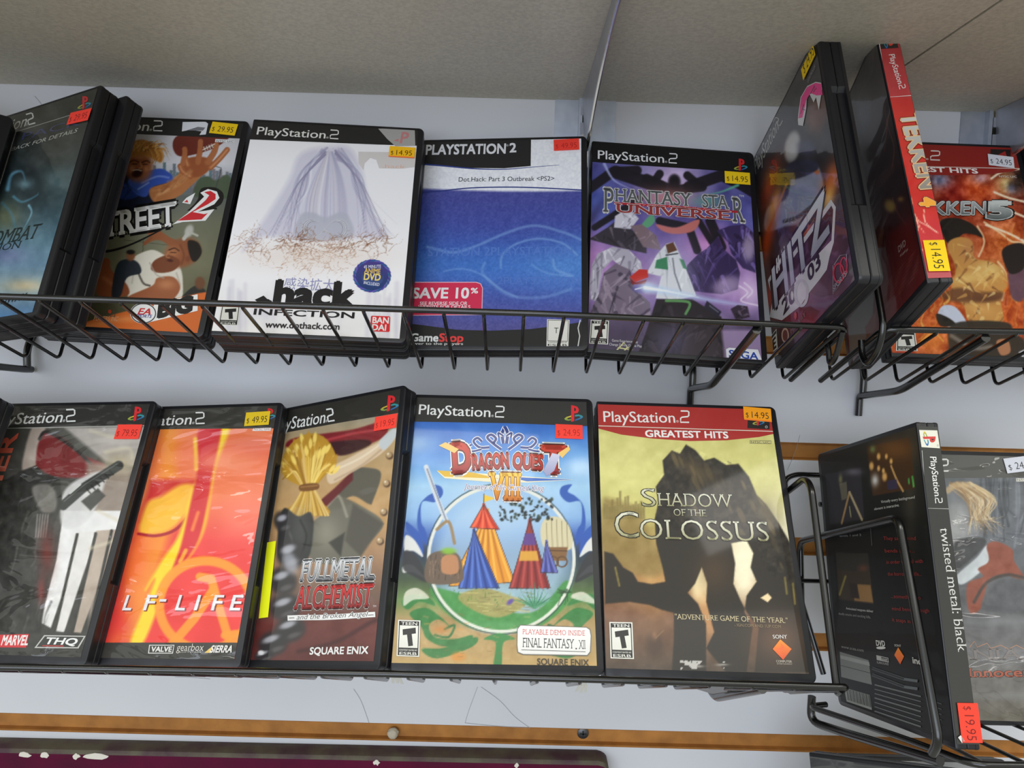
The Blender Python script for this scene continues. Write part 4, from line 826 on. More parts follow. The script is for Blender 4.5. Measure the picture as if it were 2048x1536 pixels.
    facets([(440, 880), (500, 770), (560, 700), (610, 690), (650, 780), (700, 900), (745, 1020), (620, 1046), (496, 1034), (530, 900)], (222, 222, 228), 24, [(246, 246, 250), (176, 178, 188), (196, 198, 206)], 8)
    a.poly([(500, 800), (566, 780), (572, 860), (490, 850)], (60, 130, 90), 6, .95); a.poly([(640, 790), (668, 800), (690, 860), (664, 850)], (60, 130, 90), 6, .8); a.line([(600, 790), (612, 880), (650, 990)], 9, (130, 132, 142), 6); a.poly([(556, 706), (604, 690), (628, 740), (570, 760)], (96, 60, 44), 6, .95); a.line([(560, 770), (630, 760)], 8, (70, 74, 80), 5)
    a.poly([(336, 905), (395, 856), (446, 860), (450, 906), (370, 936)], (196, 50, 44), 6); a.poly([(336, 912), (372, 938), (440, 920), (430, 950), (350, 950)], (120, 28, 30), 6); a.blob(400, 975, 50, 28, (84, 76, 150), .9, 0, 3); a.line([(370, 980), (430, 965)], 8, (210, 210, 226), 5)
    facets([(500, 1040), (720, 1040), (900, 1150), (930, 1400), (380, 1400), (450, 1200)], (42, 36, 42), 30, [(62, 54, 62), (26, 22, 28)], 16); a.line([(560, 1050), (700, 1060), (680, 1130)], 16, (96, 150, 90), 7, 1, True)
    a.blob(440, 965, 60, 40, (240, 246, 255), .7); a.line([(440, 970), (600, 1000), (800, 1040), (1040, 1080)], 50, (196, 220, 250), 34, .85, False, True); a.line([(430, 970), (560, 990), (760, 1030)], 22, (250, 252, 255), 12, 1, False, True)
    a.poly([(810, 1050), (900, 1118), (880, 1150), (792, 1092)], (40, 38, 52), 7); a.line([(826, 1080), (880, 1120)], 6, (110, 108, 130), 4); facets([(955, 1100), (1000, 1076), (1060, 1084), (1074, 1150), (990, 1172)], (54, 42, 56), 14, [(120, 100, 120), (30, 24, 34)], 7)
    facets([(700, 1190), (830, 1210), (920, 1360), (930, 1420), (640, 1400)], (56, 48, 54), 16, [(74, 64, 72), (40, 34, 40)], 12); a.poly([(100, 1180), (400, 1180), (300, 1330), (90, 1340)], (74, 62, 84), 20, .6, True); a.poly([(900, 1230), (1140, 1230), (1160, 1430), (920, 1430)], (176, 148, 190), 20, .8)
    a.blob(580, 1300, 110, 110, (150, 140, 196), .35)
    a.vpoly([(60, 60), (1120, 130), (1112, 270), (780, 244), (380, 218), (90, 196)], (20, 20, 22)); wordmark(a, (140, 178), (628, 208), 56, (232, 232, 234)); ps_logo(a, 1016, 214, 62)
    G = (74, 72, 78); O = [(.055, (208, 204, 204)), (.03, (40, 36, 44))]
    PH = dict(bold=.012, serif=.07, out=[(.05, (206, 202, 202))]); PC = (88, 92, 90)
    a.txt('HANTASY', (242, 440), (722, 470), 78, PC, **PH); a.txt('STA', (782, 476), (948, 487), 78, PC, **PH); a.txt('P', (172, 504), (238, 508), 146, PC, **PH); a.txt('R', (968, 564), (1046, 570), 146, PC, **PH)
    a.vline([(240, 452), (600, 474), (1000, 506)], 14, (170, 40, 50)); a.txt('ファンタシースターユニバース', (380, 468), (806, 494), 16, (226, 130, 130), bold=.02)
    a.txt('UNIVERSE', (244, 506), (960, 556), 52, (150, 52, 52), bold=.02, serif=.06, out=[(.055, (206, 202, 202))]); a.txt('TM', (1006, 412), (1036, 416), 12, (220, 220, 220))
    rating(a, (96, 1168), (208, 1174), (202, 1320), (86, 1314), 'T', 'TEEN'); a.txt('Game Experience May', (226, 1302), (386, 1312), 15, (216, 212, 216)); a.txt('Change During Online Play', (210, 1326), (410, 1338), 15, (216, 212, 216))
    for q in ([(250, 1362), (300, 1308), (330, 1350), (262, 1340)], [(300, 1372), (352, 1350), (322, 1336), (290, 1372)]): a.vline(q, 9, (206, 202, 150))
    Q = a.quad((932, 1346), (1124, 1358), (1146, 1424), (930, 1404)); a.vpoly([(926, 1350), (945, 1340), (1122, 1352), (1150, 1426), (1134, 1430), (930, 1410)], (232, 232, 238)); a.txt('SEGA', Q(.06, .84), Q(.92, .88), 42, (40, 68, 160), bold=.03)
    a.build('cover_sheet', c['e'], MT['paper'])
    sticker(c, a, [(914, 256), (1072, 268), (1076, 342), (920, 330)], YEL, '$ 14.95')
cover_E()

# ---- F: turned hockey case
def cover_F():
    c = make_case(POSE['F'], 'black game case turned sideways, with a pink sticker remnant and yellow label at top', group=G1)
    a = front(c, (34, 34, 34)).frame(1480, 40, 2.134)
    a.grad([(60, (44, 42, 42)), (540, (46, 44, 44)), (640, (42, 36, 40)), (1000, (60, 40, 42)), (1200, (80, 36, 34)), (1400, (52, 42, 42)), (1500, (40, 38, 38))])
    a.blob(330, 400, 50, 90, (112, 72, 58), .9, 10, 2); a.blob(225, 540, 34, 70, (196, 194, 190), 1, 10, 4); a.blob(285, 545, 40, 40, (56, 56, 84), .9, 0, 2)
    a.poly([(230, 640), (330, 620), (360, 760), (300, 860), (200, 880), (110, 900), (120, 800), (200, 760)], (140, 146, 168), 10, 1, True); a.line([(250, 660), (300, 630), (330, 650)], 20, (196, 110, 44), 6, 1, True); a.poly([(190, 640), (240, 600), (320, 600), (330, 640), (230, 680)], (40, 44, 66), 8, 1, True)
    a.line([(190, 860), (250, 840), (300, 800)], 16, (52, 50, 58), 6, 1, True); a.line([(200, 700), (120, 900)], 10, (150, 100, 60), 5)
    for x, y, rx, ry, cc in ((390, 690, 34, 90, (226, 110, 40)), (130, 700, 30, 120, (180, 70, 30)), (110, 960, 26, 160, (200, 76, 30)), (150, 780, 20, 70, (236, 160, 60)), (290, 900, 60, 40, (200, 90, 40)), (380, 760, 20, 60, (246, 190, 90)), (250, 1110, 60, 50, (196, 110, 56)), (280, 1280, 120, 60, (150, 40, 36)), (400, 1000, 60, 120, (90, 46, 60)), (130, 1180, 30, 90, (190, 60, 34))): a.blob(x, y, rx, ry, cc, .9, 15)
    a.noise(50, 40, 12)
    wordmark(a, (68, 660), (186, 428), 34, (176, 176, 172))
    WHT2 = (206, 202, 204); a.vpoly([(120, 1110), (205, 962), (215, 1010), (390, 766), (411, 798), (402, 950), (384, 1010), (372, 1066), (340, 1110), (300, 1160), (260, 1220), (180, 1282), (128, 1268), (140, 1190)], WHT2); a.vpoly([(128, 1118), (205, 990), (216, 1034), (392, 792), (400, 810), (392, 940), (230, 1110), (140, 1240)], (62, 26, 36))
    a.txt('NHL', (142, 1108), (206, 1010), 34, (232, 228, 230), bold=.05, shear=.2); a.txt('HITZ', (150, 1228), (386, 900), 96, (214, 214, 222), bold=.055, shear=.1, c2=(150, 150, 166), out=[(.085, (40, 16, 24))]); 
    a.txt('20', (186, 1262), (244, 1186), 40, (40, 20, 26), bold=.06); a.ring(264, 1166, 26, 54, 12, (190, 186, 190)); a.txt('03', (296, 1120), (350, 1046), 40, (40, 20, 26), bold=.06)
    a.vline([(404, 1046), (430, 1006), (458, 1000), (460, 1080), (400, 1170), (400, 1048)], 3, (150, 146, 150)); a.ring(424, 1080, 22, 40, 7, (190, 40, 60)); a.ring(446, 1050, 14, 36, 6, (190, 40, 60)); a.txt('SPORTS', (402, 1160), (458, 1090), 16, (150, 146, 150), bold=.02)
    a.vline([(420, 620), (458, 900), (496, 1106)], 3, (150, 150, 150))
    rating(a, (134, 1350), (158, 1318), (166, 1426), (142, 1444), 'E', '', small=False); a.ell(196, 1346, 16, 32, (190, 160, 140)); a.ell(196, 1346, 11, 24, (110, 60, 50)); a.txt('MIDWAY', (222, 1340), (284, 1262), 14, (140, 120, 120)); a.ell(240, 1262, 6, 16, (196, 70, 60))
    a.vpoly([(250, 428), (252, 402), (262, 330), (290, 282), (326, 264), (350, 268), (354, 296), (340, 384), (328, 330), (318, 352), (300, 316), (288, 340), (286, 380), (272, 452), (252, 448)], (216, 214, 212)); a.vpoly([(253, 420), (264, 332), (290, 286), (326, 268), (350, 272), (356, 320), (330, 322), (304, 312), (286, 342), (270, 416)], (244, 40, 140)); 
    for q in ([(262, 400), (276, 360), (268, 380), (282, 384)], [(304, 316), (322, 280), (318, 310), (330, 290)]): a.vline(q, 3, (60, 20, 50))
    a.txt('CONTROLLER', (294, 270), (326, 200), 8, (150, 150, 150))
    a.build('cover_sheet', c['e'], MT['film'])
    sticker(c, a, [(276, 196), (326, 102), (328, 148), (276, 258)], YEL, '$ 24.95', tb=(.1, .92, .72))
cover_F()

# ---- G: red spine towards us
def cover_G():
    c = make_case(POSE['G'], 'game case standing sideways, bright red spine with a yellow label near its foot', group=G2)
    a = back(c, (60, 28, 28)).frame(1660, 40, 3.657)
    a.grad([(100, (70, 60, 56)), (700, (58, 44, 44)), (1300, (46, 26, 28)), (1800, (92, 24, 26)), (2200, (104, 26, 28))], bend=.4 * (a.X - 300))
    a.blob(240, 700, 60, 160, (110, 112, 122), .7); a.blob(180, 560, 60, 80, (96, 100, 110), .5); a.noise(80, 24, 6)
    for k in range(9): a.line([(190 + k * 2, 430 + k * 22), (330 - k * 2, 200 + k * 22)], 4, (118, 100, 92), 3, .6)
    for k in range(5): a.line([(300, 1200 + k * 22), (470, 1050 + k * 14)], 4, (120, 70, 58), 3, .6)
    for q in ([(400, 620), (420, 760), (470, 930), (455, 1080)], [(400, 960), (430, 700), (410, 820)], [(560, 1500), (480, 1380), (460, 1300)]): a.line(q, 6, (150, 84, 66), 6, .6, True)
    a.blob(440, 1360, 40, 50, (196, 160, 70), .8, -30, 2); a.blob(520, 1310, 24, 18, (190, 150, 70), .7)
    a.frame(1640, 420, 3.657); a.poly([(500, 180), (660, 60), (700, 300), (560, 700), (480, 800)], (118, 28, 28), 40, .6)
    for k in range(8): a.line([(470, 560 + k * 24), (720, 280 + k * 26)], 4, (160, 100, 90), 4, .5)
    a.txt('DVD', (578, 312), (632, 256), 34, (176, 150, 140), bold=.03); a.line([(590, 335), (640, 290)], 8, (176, 150, 140), 4)
    a.poly([(210, 800), (400, 560), (390, 760), (360, 900), (220, 1130)], (126, 122, 120), 6); a.poly([(330, 860), (410, 740), (410, 860), (350, 960)], (120, 60, 56), 12)
    a.frame(1660, 40, 3.657); a.build('back_sheet', c['e'], MT['film'])
    s = spine(c, (206, 46, 44)).frame(1660, 40, 3.657)
    s.grad([(60, (176, 52, 56)), (560, (186, 56, 60)), (580, (198, 48, 44)), (760, (206, 52, 42)), (1400, (210, 46, 40)), (1500, (206, 44, 50)), (2200, (196, 50, 56))])
    s.noise(120, 26, 31); 
    for q in ([(470, 780), (500, 900), (490, 1000)], [(560, 1260), (600, 1330), (590, 1420), (640, 1480)], [(690, 1560), (650, 1500), (620, 1420)]): s.line(q, 6, (250, 170, 130), 5, .8, True)
    s.frame(1640, 420, 3.657); s.poly([(740, 340), (960, 430), (990, 540), (770, 540)], (176, 62, 70), 10)
    for q in ([(680, 20), (720, 80), (770, 110), (850, 160)], [(670, 60), (720, 110), (700, 220), (750, 300)], [(760, 0), (770, 90), (860, 170)]): s.line(q, 7, (255, 196, 170), 5, .9, True)
    s.frame(1660, 40, 3.657)
    s.vline([(350, 112), (422, 566), (600, 554)], 5, (228, 214, 206)); s.vline([(352, 118), (482, 118)], 4, (228, 214, 206))
    s.vpoly([(352, 122), (478, 118), (500, 206), (372, 214)], (34, 30, 30)); ps_logo(s, 426, 166, 62, (.05, 1), (1, .0), 1.0, (226, 60, 44))
    wordmark(s, (428, 256), (508, 512), 44, (236, 226, 222))
    o = [(.11, (120, 40, 24)), (.075, (232, 190, 140))]
    s.txt('TEKKEN', (512, 690), (662, 1240), 128, (214, 212, 206), bold=.03, c2=(150, 140, 130), out=o, shear=0); s.txt('4', (650, 1300), (664, 1372), 120, (250, 170, 60), bold=.05, out=o)
    s.build('spine_sheet', c['e'], MT['film'])
    s.frame(1640, 420, 3.657); sticker(c, s, [(748, 228), (902, 218), (944, 446), (790, 454)], YEL, None)
    g = [o_ for o_ in c['e'].children if o_.name.startswith('price_sticker')][-1]; bpy.data.objects.remove(g)
    # the label is turned: its text runs down the spine
    sticker(c, s, [(902, 218), (944, 446), (790, 454), (748, 228)], YEL, '$ 14.95', tb=(.08, .92, .72))
cover_G()

# ---- H: fire cover
def cover_H():
    c = make_case(POSE['H'], 'fiery orange game case with a white label, right of the red spine', group=G2)
    a = front(c, (170, 60, 24)).frame(1660, 40, 3.657)
    a.grad([(1100, (110, 40, 30)), (1350, (150, 50, 26)), (1900, (196, 86, 30)), (2300, (206, 90, 30)), (2700, (160, 60, 26))])
    a.blob(1050, 1240, 190, 120, (226, 90, 30), .9); a.blob(900, 1250, 100, 110, (150, 30, 22), .8); a.blob(800, 1170, 90, 60, (90, 130, 176), .7); a.blob(1290, 1200, 70, 80, (240, 220, 140), .8); a.blob(1330, 1230, 40, 40, (90, 110, 170), .7); a.blob(1300, 1600, 160, 160, (214, 110, 40), .8); a.blob(1380, 1180, 60, 110, (30, 22, 20), .8); a.blob(1100, 1160, 60, 40, (206, 190, 220), .6)
    a.noise(60, 120, 14); a.noise(22, 60, 15)
    for q in ([(1200, 1260), (1300, 1300), (1420, 1330)], [(1180, 1160), (1260, 1110), (1380, 1090)], [(1300, 1390), (1419, 1440)], [(1140, 1500), (1300, 1560), (1419, 1620)]): a.line(q, 16, (255, 236, 206), 10, .9, True); 
    a.frame(1640, 420, 3.657)
    for q in ([(1200, 90), (1320, 170), (1400, 230), (1492, 240)], [(1150, 120), (1200, 230), (1160, 340)], [(1330, 660), (1360, 480), (1300, 380)]): a.line(q, 14, (255, 226, 180), 10, .8, True)
    # glowing rock shapes in front of the flames
    DK = (30, 22, 18)
    a.poly([(880, 80), (1000, 60), (1120, 110), (1190, 200), (1120, 180), (1040, 180), (960, 260), (900, 190)], DK, 10, 1, True)
    a.poly([(930, 260), (1010, 200), (1110, 230), (1130, 350), (1250, 380), (1350, 450), (1370, 560), (1320, 660), (1330, 820), (1100, 820), (1050, 700), (960, 600), (990, 430)], (206, 146, 74), 12, 1, True)
    a.poly([(880, 640), (1000, 570), (1200, 600), (1330, 600), (1300, 660), (1060, 680)], (110, 66, 38), 24, .9, True); a.blob(1230, 440, 90, 60, (240, 206, 130), .8); a.blob(1080, 500, 120, 40, (236, 196, 116), .8, -10); a.blob(1080, 300, 50, 70, (196, 132, 80), .8); a.blob(1160, 720, 110, 40, (226, 170, 96), .7, 20); a.blob(1180, 650, 150, 30, (96, 56, 34), .7)
    r = random.Random(19); M_ = np.clip(-a.sd(catmull([(930, 260), (1010, 200), (1110, 230), (1130, 350), (1250, 380), (1350, 450), (1370, 560), (1320, 660), (1330, 820), (1100, 820), (1050, 700), (960, 600), (990, 430)]), True) / 6, 0, 1)
    for k in range(80):
        x, y = r.uniform(930, 1370), r.uniform(210, 820); p, q = np.array([x, y]), np.array([x + r.uniform(-90, 90), y + r.uniform(20, 90)]); e = q - p
        t = np.clip(((a.X - x) * e[0] + (a.Y - y) * e[1]) / (e @ e), 0, 1); d = np.hypot(a.X - x - t * e[0], a.Y - y - t * e[1])
        a.mix(M_ * .6 * np.clip(.5 - (d - r.uniform(6, 16) * (1 - t)) / 7, 0, 1), r.choice([(240, 196, 116), (136, 84, 42), (106, 60, 32), (226, 170, 92), (250, 220, 150)]))
    for k in range(70):
        x, y = r.choice([r.uniform(700, 930), r.uniform(1340, 1490)]), r.uniform(200, 1080); a.line([(x, y), (x + r.uniform(-40, 40), y - 40), (x + r.uniform(-30, 30), y - r.uniform(70, 130))], r.uniform(8, 22), r.choice([(250, 170, 60), (236, 110, 30), (255, 220, 120), (150, 40, 20)]), 10, r.uniform(.3, .7), True, True)
    a.poly([(1380, 420), (1492, 360), (1492, 640), (1400, 640)], (96, 70, 90), 16, .9, True); a.poly([(1330, 300), (1400, 250), (1492, 260), (1492, 420), (1400, 470), (1350, 400)], (34, 24, 22), 12, 1, True)
    a.poly([(860, 780), (900, 700), (1000, 720), (1080, 860), (940, 860)], (206, 210, 226), 8, 1, True); a.poly([(850, 760), (940, 790), (990, 840), (880, 850)], DK, 8, 1, True)
    a.poly([(980, 830), (1350, 820), (1420, 900), (1492, 960), (1492, 1100), (1000, 1100), (940, 1000)], (46, 40, 32), 14, .95, True); a.poly([(1290, 960), (1370, 950), (1390, 1040), (1320, 1060)], (196, 130, 90), 10, .9, True); a.line([(960, 920), (1120, 1010), (1250, 1000)], 30, (150, 140, 130), 20, .7, True); a.poly([(1450, 1040), (1492, 1020), (1492, 1100)], (200, 200, 206), 8)
    a.blob(820, 960, 90, 100, (236, 130, 40), .7); a.noise(40, 46, 17, region=a.box_mask(520, 0, 960, 1100, 40)); a.line([(700, 1000), (820, 900), (900, 960)], 10, (250, 190, 80), 10, .8, True)
    a.blob(600, 1060, 60, 60, (180, 50, 30), .9)
    a.frame(1660, 40, 3.657)
    a.vpoly([(400, 900), (1385, 925), (1388, 1086), (1330, 1110), (1180, 1128), (900, 1138), (680, 1132), (400, 1120)], (142, 34, 28)); a.vline([(400, 1064), (720, 1074), (1386, 1088)], 5, (216, 196, 186))
    wordmark(a, (120, 1006), (806, 1030), 66, (230, 216, 210)); a.txt('GREATEST HITS', (356, 1098), (1084, 1124), 34, (236, 226, 222), bold=.055)
    a.vpoly([(1172, 946), (1320, 950), (1318, 1010), (1170, 1004)], (34, 26, 24)); a.vpoly([(1225, 990), (1280, 960), (1290, 1000)], (160, 40, 36)); a.txt('NTSC U/C', (1236, 1152), (1366, 1156), 14, (216, 206, 196), bold=.02)
    a.txt('TEKKEN', (560, 1424), (1140, 1424), 92, (176, 178, 178), bold=.02, shear=.25, c2=(92, 94, 94), out=[(.09, (30, 26, 24)), (.05, (214, 214, 210))]); a.txt('5', (1140, 1452), (1330, 1452), 118, (206, 210, 206), bold=.05, shear=.25, c2=(90, 96, 94), out=[(.12, (24, 22, 20)), (.08, (196, 196, 192))])
    a.frame(1640, 420, 3.657); rating(a, (560, 890), (692, 896), (712, 1034), (552, 1032), 'T', '')
    a.frame(1660, 40, 3.657); a.build('cover_sheet', c['e'], MT['paper'])
    sticker(c, a, [(1146, 984), (1340, 1000), (1344, 1090), (1156, 1066)], WHT, '$ 24.95', (60, 56, 70))
    d = make_case(shift(POSE['H'], .137, -.0015, 0, 0), 'dark game case at the right edge beside the fiery orange case', group=G2)
    b = front(d, (44, 40, 44)); b.blob(2060, 420, 60, 60, (90, 90, 96), .6); b.build('cover_sheet', d['e'], MT['paper'])
cover_H()

# ---- J: dark cover with tall white bars
def cover_J():
    c = make_case(POSE['J'], 'grey game case with tall white bars and a red label, far left below', low=.0025, group=G3)
    a = front(c, (70, 68, 62)).frame(0, 780, 2.647)
    a.grad([(60, (60, 60, 54)), (180, (66, 64, 58)), (500, (70, 68, 64)), (900, (62, 61, 57)), (1400, (56, 55, 51))])
    a.poly([(150, 200), (330, 190), (560, 380), (800, 420), (800, 190)], (166, 158, 152), 20, 1); a.poly([(120, 380), (170, 200), (240, 190), (210, 330), (180, 440), (130, 440)], (176, 160, 148), 14, .9, True)
    a.poly([(200, 300), (240, 225), (340, 260), (430, 340), (560, 400), (500, 460), (300, 460), (200, 420)], (116, 34, 36), 12, 1, True); a.line([(210, 260), (250, 222), (380, 300), (480, 390)], 16, (40, 36, 34), 8, 1, True)
    a.poly([(460, 380), (700, 420), (660, 700), (600, 1290), (480, 1290), (440, 800)], (150, 134, 122), 30, .9); a.blob(640, 390, 90, 60, (186, 172, 140), .8); a.blob(600, 260, 160, 40, (196, 188, 180), .7)
    # tall white bars
    for q, cc in (([(320, 760), (340, 640), (480, 640), (640, 640), (636, 740), (420, 760), (392, 900), (270, 1260), (215, 1230), (300, 900)], (222, 220, 218)), ([(420, 750), (500, 750), (490, 830), (340, 1282), (296, 1276)], (218, 214, 210)), ([(512, 745), (590, 740), (570, 900), (430, 1286), (388, 1282)], (176, 160, 146)), ([(600, 740), (634, 740), (560, 1080), (494, 1286), (470, 1280)], (170, 152, 138))): a.poly(q, cc, 6)
    for q in ([(410, 765), (290, 1280)], [(508, 760), (384, 1284)], [(592, 745), (470, 1284)]): a.line(q, 16, (54, 52, 48), 5)
    a.poly([(330, 560), (420, 470), (560, 440), (500, 640), (420, 720), (330, 720)], (206, 204, 202), 16, .9, True)
    # smoky rock stack at the left and a long dark girder
    a.poly([(-100, 500), (40, 470), (110, 430), (190, 400), (240, 440), (320, 470), (330, 600), (285, 720), (270, 900), (215, 1290), (-100, 1290)], (46, 45, 42), 10, .97)
    r = random.Random(8)
    for k in range(60):
        x, y = r.uniform(-40, 290), r.uniform(430, 1260); l = r.uniform(50, 180); a.line([(x, y), (x - l * .15 + r.uniform(-20, 20), y + l * .5), (x - l * .25, y + l)], r.uniform(5, 18), r.choice([(84, 82, 76), (62, 61, 57), (34, 33, 31), (100, 98, 92)]), 9, r.uniform(.25, .6), True, True)
    a.poly([(170, 520), (260, 500), (300, 560), (290, 640), (220, 640)], (140, 136, 128), 16, .7, True); a.noise(30, 34, 43, region=a.box_mask(-100, 420, 330, 1290, 30))
    for k in range(5): a.line([(200 + k * 14, 660), (190 + k * 13, 780)], 8, (170, 166, 160), 5, .6)
    a.line([(335, 612), (440, 520), (630, 400)], 50, (46, 47, 45), 8, .97); a.line([(372, 545), (424, 500)], 14, (196, 196, 192), 5); a.line([(340, 590), (450, 500), (620, 392)], 6, (96, 98, 94), 4, .8); 
    for k in range(6): a.line([(460 + k * 24, 524 - k * 20), (480 + k * 24, 548 - k * 20)], 7, (24, 24, 23), 4, .9)
    a.poly([(430, 590), (520, 520), (560, 560), (480, 640)], (58, 58, 54), 8, .9)
    a.blob(250, 860, 40, 120, (116, 36, 30), .8); a.blob(220, 1060, 22, 70, (136, 44, 40), .7); a.noise(50, 26, 41)
    for q in ([(480, 215), (600, 250), (680, 240)], [(560, 330), (680, 310), (700, 360)], [(520, 640), (640, 700)], [(480, 840), (600, 800)]): a.line(q, 18, (206, 196, 172), 16, .6, True)
    a.vpoly([(-160, 60), (830, 55), (816, 186), (400, 196), (-160, 210)], (48, 47, 44)); a.vline([(-160, 208), (200, 200), (790, 188)], 4, (176, 174, 168))
    wordmark(a, (-64, 188), (404, 168), 62, (226, 226, 222)); ps_logo(a, 722, 126, 64, (1, -.05), (.12, -1))
    a.txt('PUNISHER', (-230, 1160), (100, 226), 78, (214, 90, 66), bold=.03, c2=(206, 150, 130))
    a.vpoly([(0, 1296), (156, 1292), (140, 1364), (-20, 1362)], (206, 44, 52)); a.txt('MARVEL', (6, 1350), (148, 1350), 50, (236, 230, 228), bold=.06)
    a.vpoly([(236, 1298), (456, 1302), (418, 1368), (184, 1366)], (190, 188, 184)); a.vpoly([(240, 1304), (446, 1307), (412, 1362), (196, 1360)], (54, 54, 52)); a.txt('THQ', (232, 1344), (404, 1350), 34, (232, 232, 230), bold=.09, shear=.3); a.vline([(226, 1354), (340, 1356)], 5, (190, 60, 60))
    a.build('cover_sheet', c['e'], MT['crumpled'])
    sticker(c, a, [(618, 186), (750, 186), (736, 262), (606, 262)], RED, '$ 79.95', (150, 36, 32))
    d = make_case(from_corner(4, 793, .527, .5103, -.14), 'dark film-wrapped game case corner at the left edge of the lower rack', low=.0025, group=G3)
    b = front(d, (52, 52, 50)); b.build('cover_sheet', d['e'], MT['crumpled'])
cover_J()

# ---- K: red and yellow streaks
def cover_K():
    c = make_case(POSE['K'], 'orange and red game case with yellow streaks, a ringed symbol and a yellow label', low=.0025, group=G3)
    a = front(c, (226, 70, 50)).frame(200, 780, 2.648)
    a.grad([(190, (232, 120, 66)), (330, (236, 110, 74)), (560, (240, 130, 80)), (800, (228, 64, 62)), (1340, (232, 58, 54))])
    a.poly([(340, 200), (400, 190), (330, 480), (220, 760), (100, 1180), (60, 1340), (180, 1340), (300, 1000), (360, 800), (430, 560)], (240, 150, 48), 60, .9); a.blob(360, 330, 60, 200, (240, 140, 40), .8, 10); a.blob(190, 900, 70, 190, (240, 110, 50), .9, 12); a.blob(100, 1230, 70, 130, (226, 50, 54), .8)
    a.poly([(270, 480), (380, 470), (520, 480), (400, 620), (210, 700)], (196, 30, 44), 30, .8); a.poly([(210, 750), (250, 600), (330, 560), (430, 500), (500, 510), (490, 600), (400, 720), (300, 760)], (250, 190, 60), 26, .95, True); a.line([(205, 762), (300, 772), (400, 740), (470, 660), (500, 570)], 16, (170, 30, 44), 6, 1, True)
    a.poly([(640, 200), (690, 200), (610, 430), (560, 720), (480, 880), (380, 980), (330, 1100), (230, 1340), (160, 1340), (290, 1010), (240, 1060), (330, 900), (420, 760), (500, 500)], (250, 216, 44), 22, .95, True)
    a.poly([(600, 200), (645, 200), (600, 430), (570, 600), (520, 800), (430, 930), (385, 950), (430, 820), (480, 600), (520, 400), (520, 220)], (206, 36, 52), 16, .95, True); a.line([(520, 650), (490, 740)], 18, (240, 130, 60), 12, .9); a.line([(455, 850), (425, 910)], 20, (244, 170, 50), 10, .9); a.line([(505, 260), (510, 420)], 20, (250, 200, 60), 12, .9)
    a.blob(800, 640, 200, 160, (244, 130, 110), .7); a.blob(830, 300, 130, 60, (226, 110, 90), .7); a.blob(640, 380, 200, 60, (240, 150, 110), .6); a.noise(120, 16, 44, 2)
    OR = (246, 150, 44)
    a.line([(560 + 245 * math.cos(t), 1140 + 235 * math.sin(t)) for t in np.linspace(0, 6.283, 60)], 50, OR, 12, .95)
    a.line([(530, 990), (590, 1000), (640, 1180), (680, 1310)], 46, OR, 10, .95); a.line([(600, 1060), (500, 1210), (380, 1350)], 48, OR, 10, .95); a.line([(660, 1300), (720, 1290)], 40, OR, 10, .95)
    a.vpoly([(-60, 90), (975, 62), (945, 204), (500, 206), (-60, 216)], (52, 50, 46)); wordmark(a, (100, 197), (558, 180), 58, (226, 224, 220)); ps_logo(a, 895, 128, 52, (1, -.05), (.12, -1)); a.vpoly([(812, 204), (908, 200), (904, 218), (808, 218)], (222, 210, 206)); a.txt('NTSC U/C', (816, 215), (902, 213), 12, (150, 120, 110))
    a.vpoly([(-40, 1338), (745, 1338), (712, 1460), (-80, 1460)], (58, 56, 52))
    for st, x0, x1 in (('H', -170, -120), ('A', -40, 26), ('L', 118, 166), ('F', 228, 282), ('-', 308, 346), ('L', 398, 450), ('I', 498, 516), ('F', 588, 640), ('E', 686, 744)):
        for dx, cc in ((5, (130, 40, 40)), (0, (226, 222, 224))): a.txt(st, (x0 + dx, 1166 + dx + (0 if st != '-' else -26)), (x1 + dx, 1166 + dx + (0 if st != '-' else -26)), 78, cc, bold=.02, shear=.12)
    a.ring(756, 1092, 7, 8, 2, (226, 200, 200))
    a.vpoly([(264, 1350), (398, 1350), (390, 1396), (258, 1396)], (222, 220, 216)); a.vpoly([(268, 1354), (394, 1354), (386, 1392), (263, 1392)], (56, 54, 50)); a.txt('VALVE', (272, 1386), (382, 1386), 26, (226, 224, 220), bold=.06)
    a.txt('gearbox', (408, 1382), (550, 1382), 38, (206, 200, 190), bold=.0); a.txt('SOFTWARE', (424, 1392), (540, 1392), 7, (190, 186, 176)); a.vpoly([(556, 1392), (608, 1350), (588, 1392)], (226, 190, 90)); a.txt('SIERRA', (584, 1390), (700, 1390), 36, (230, 226, 222), bold=.04, shear=.2)
    a.build('cover_sheet', c['e'], MT['crumpled'])
    sticker(c, a, [(776, 122), (910, 114), (896, 186), (766, 194)], (226, 190, 26), '$ 49.95')
cover_K()

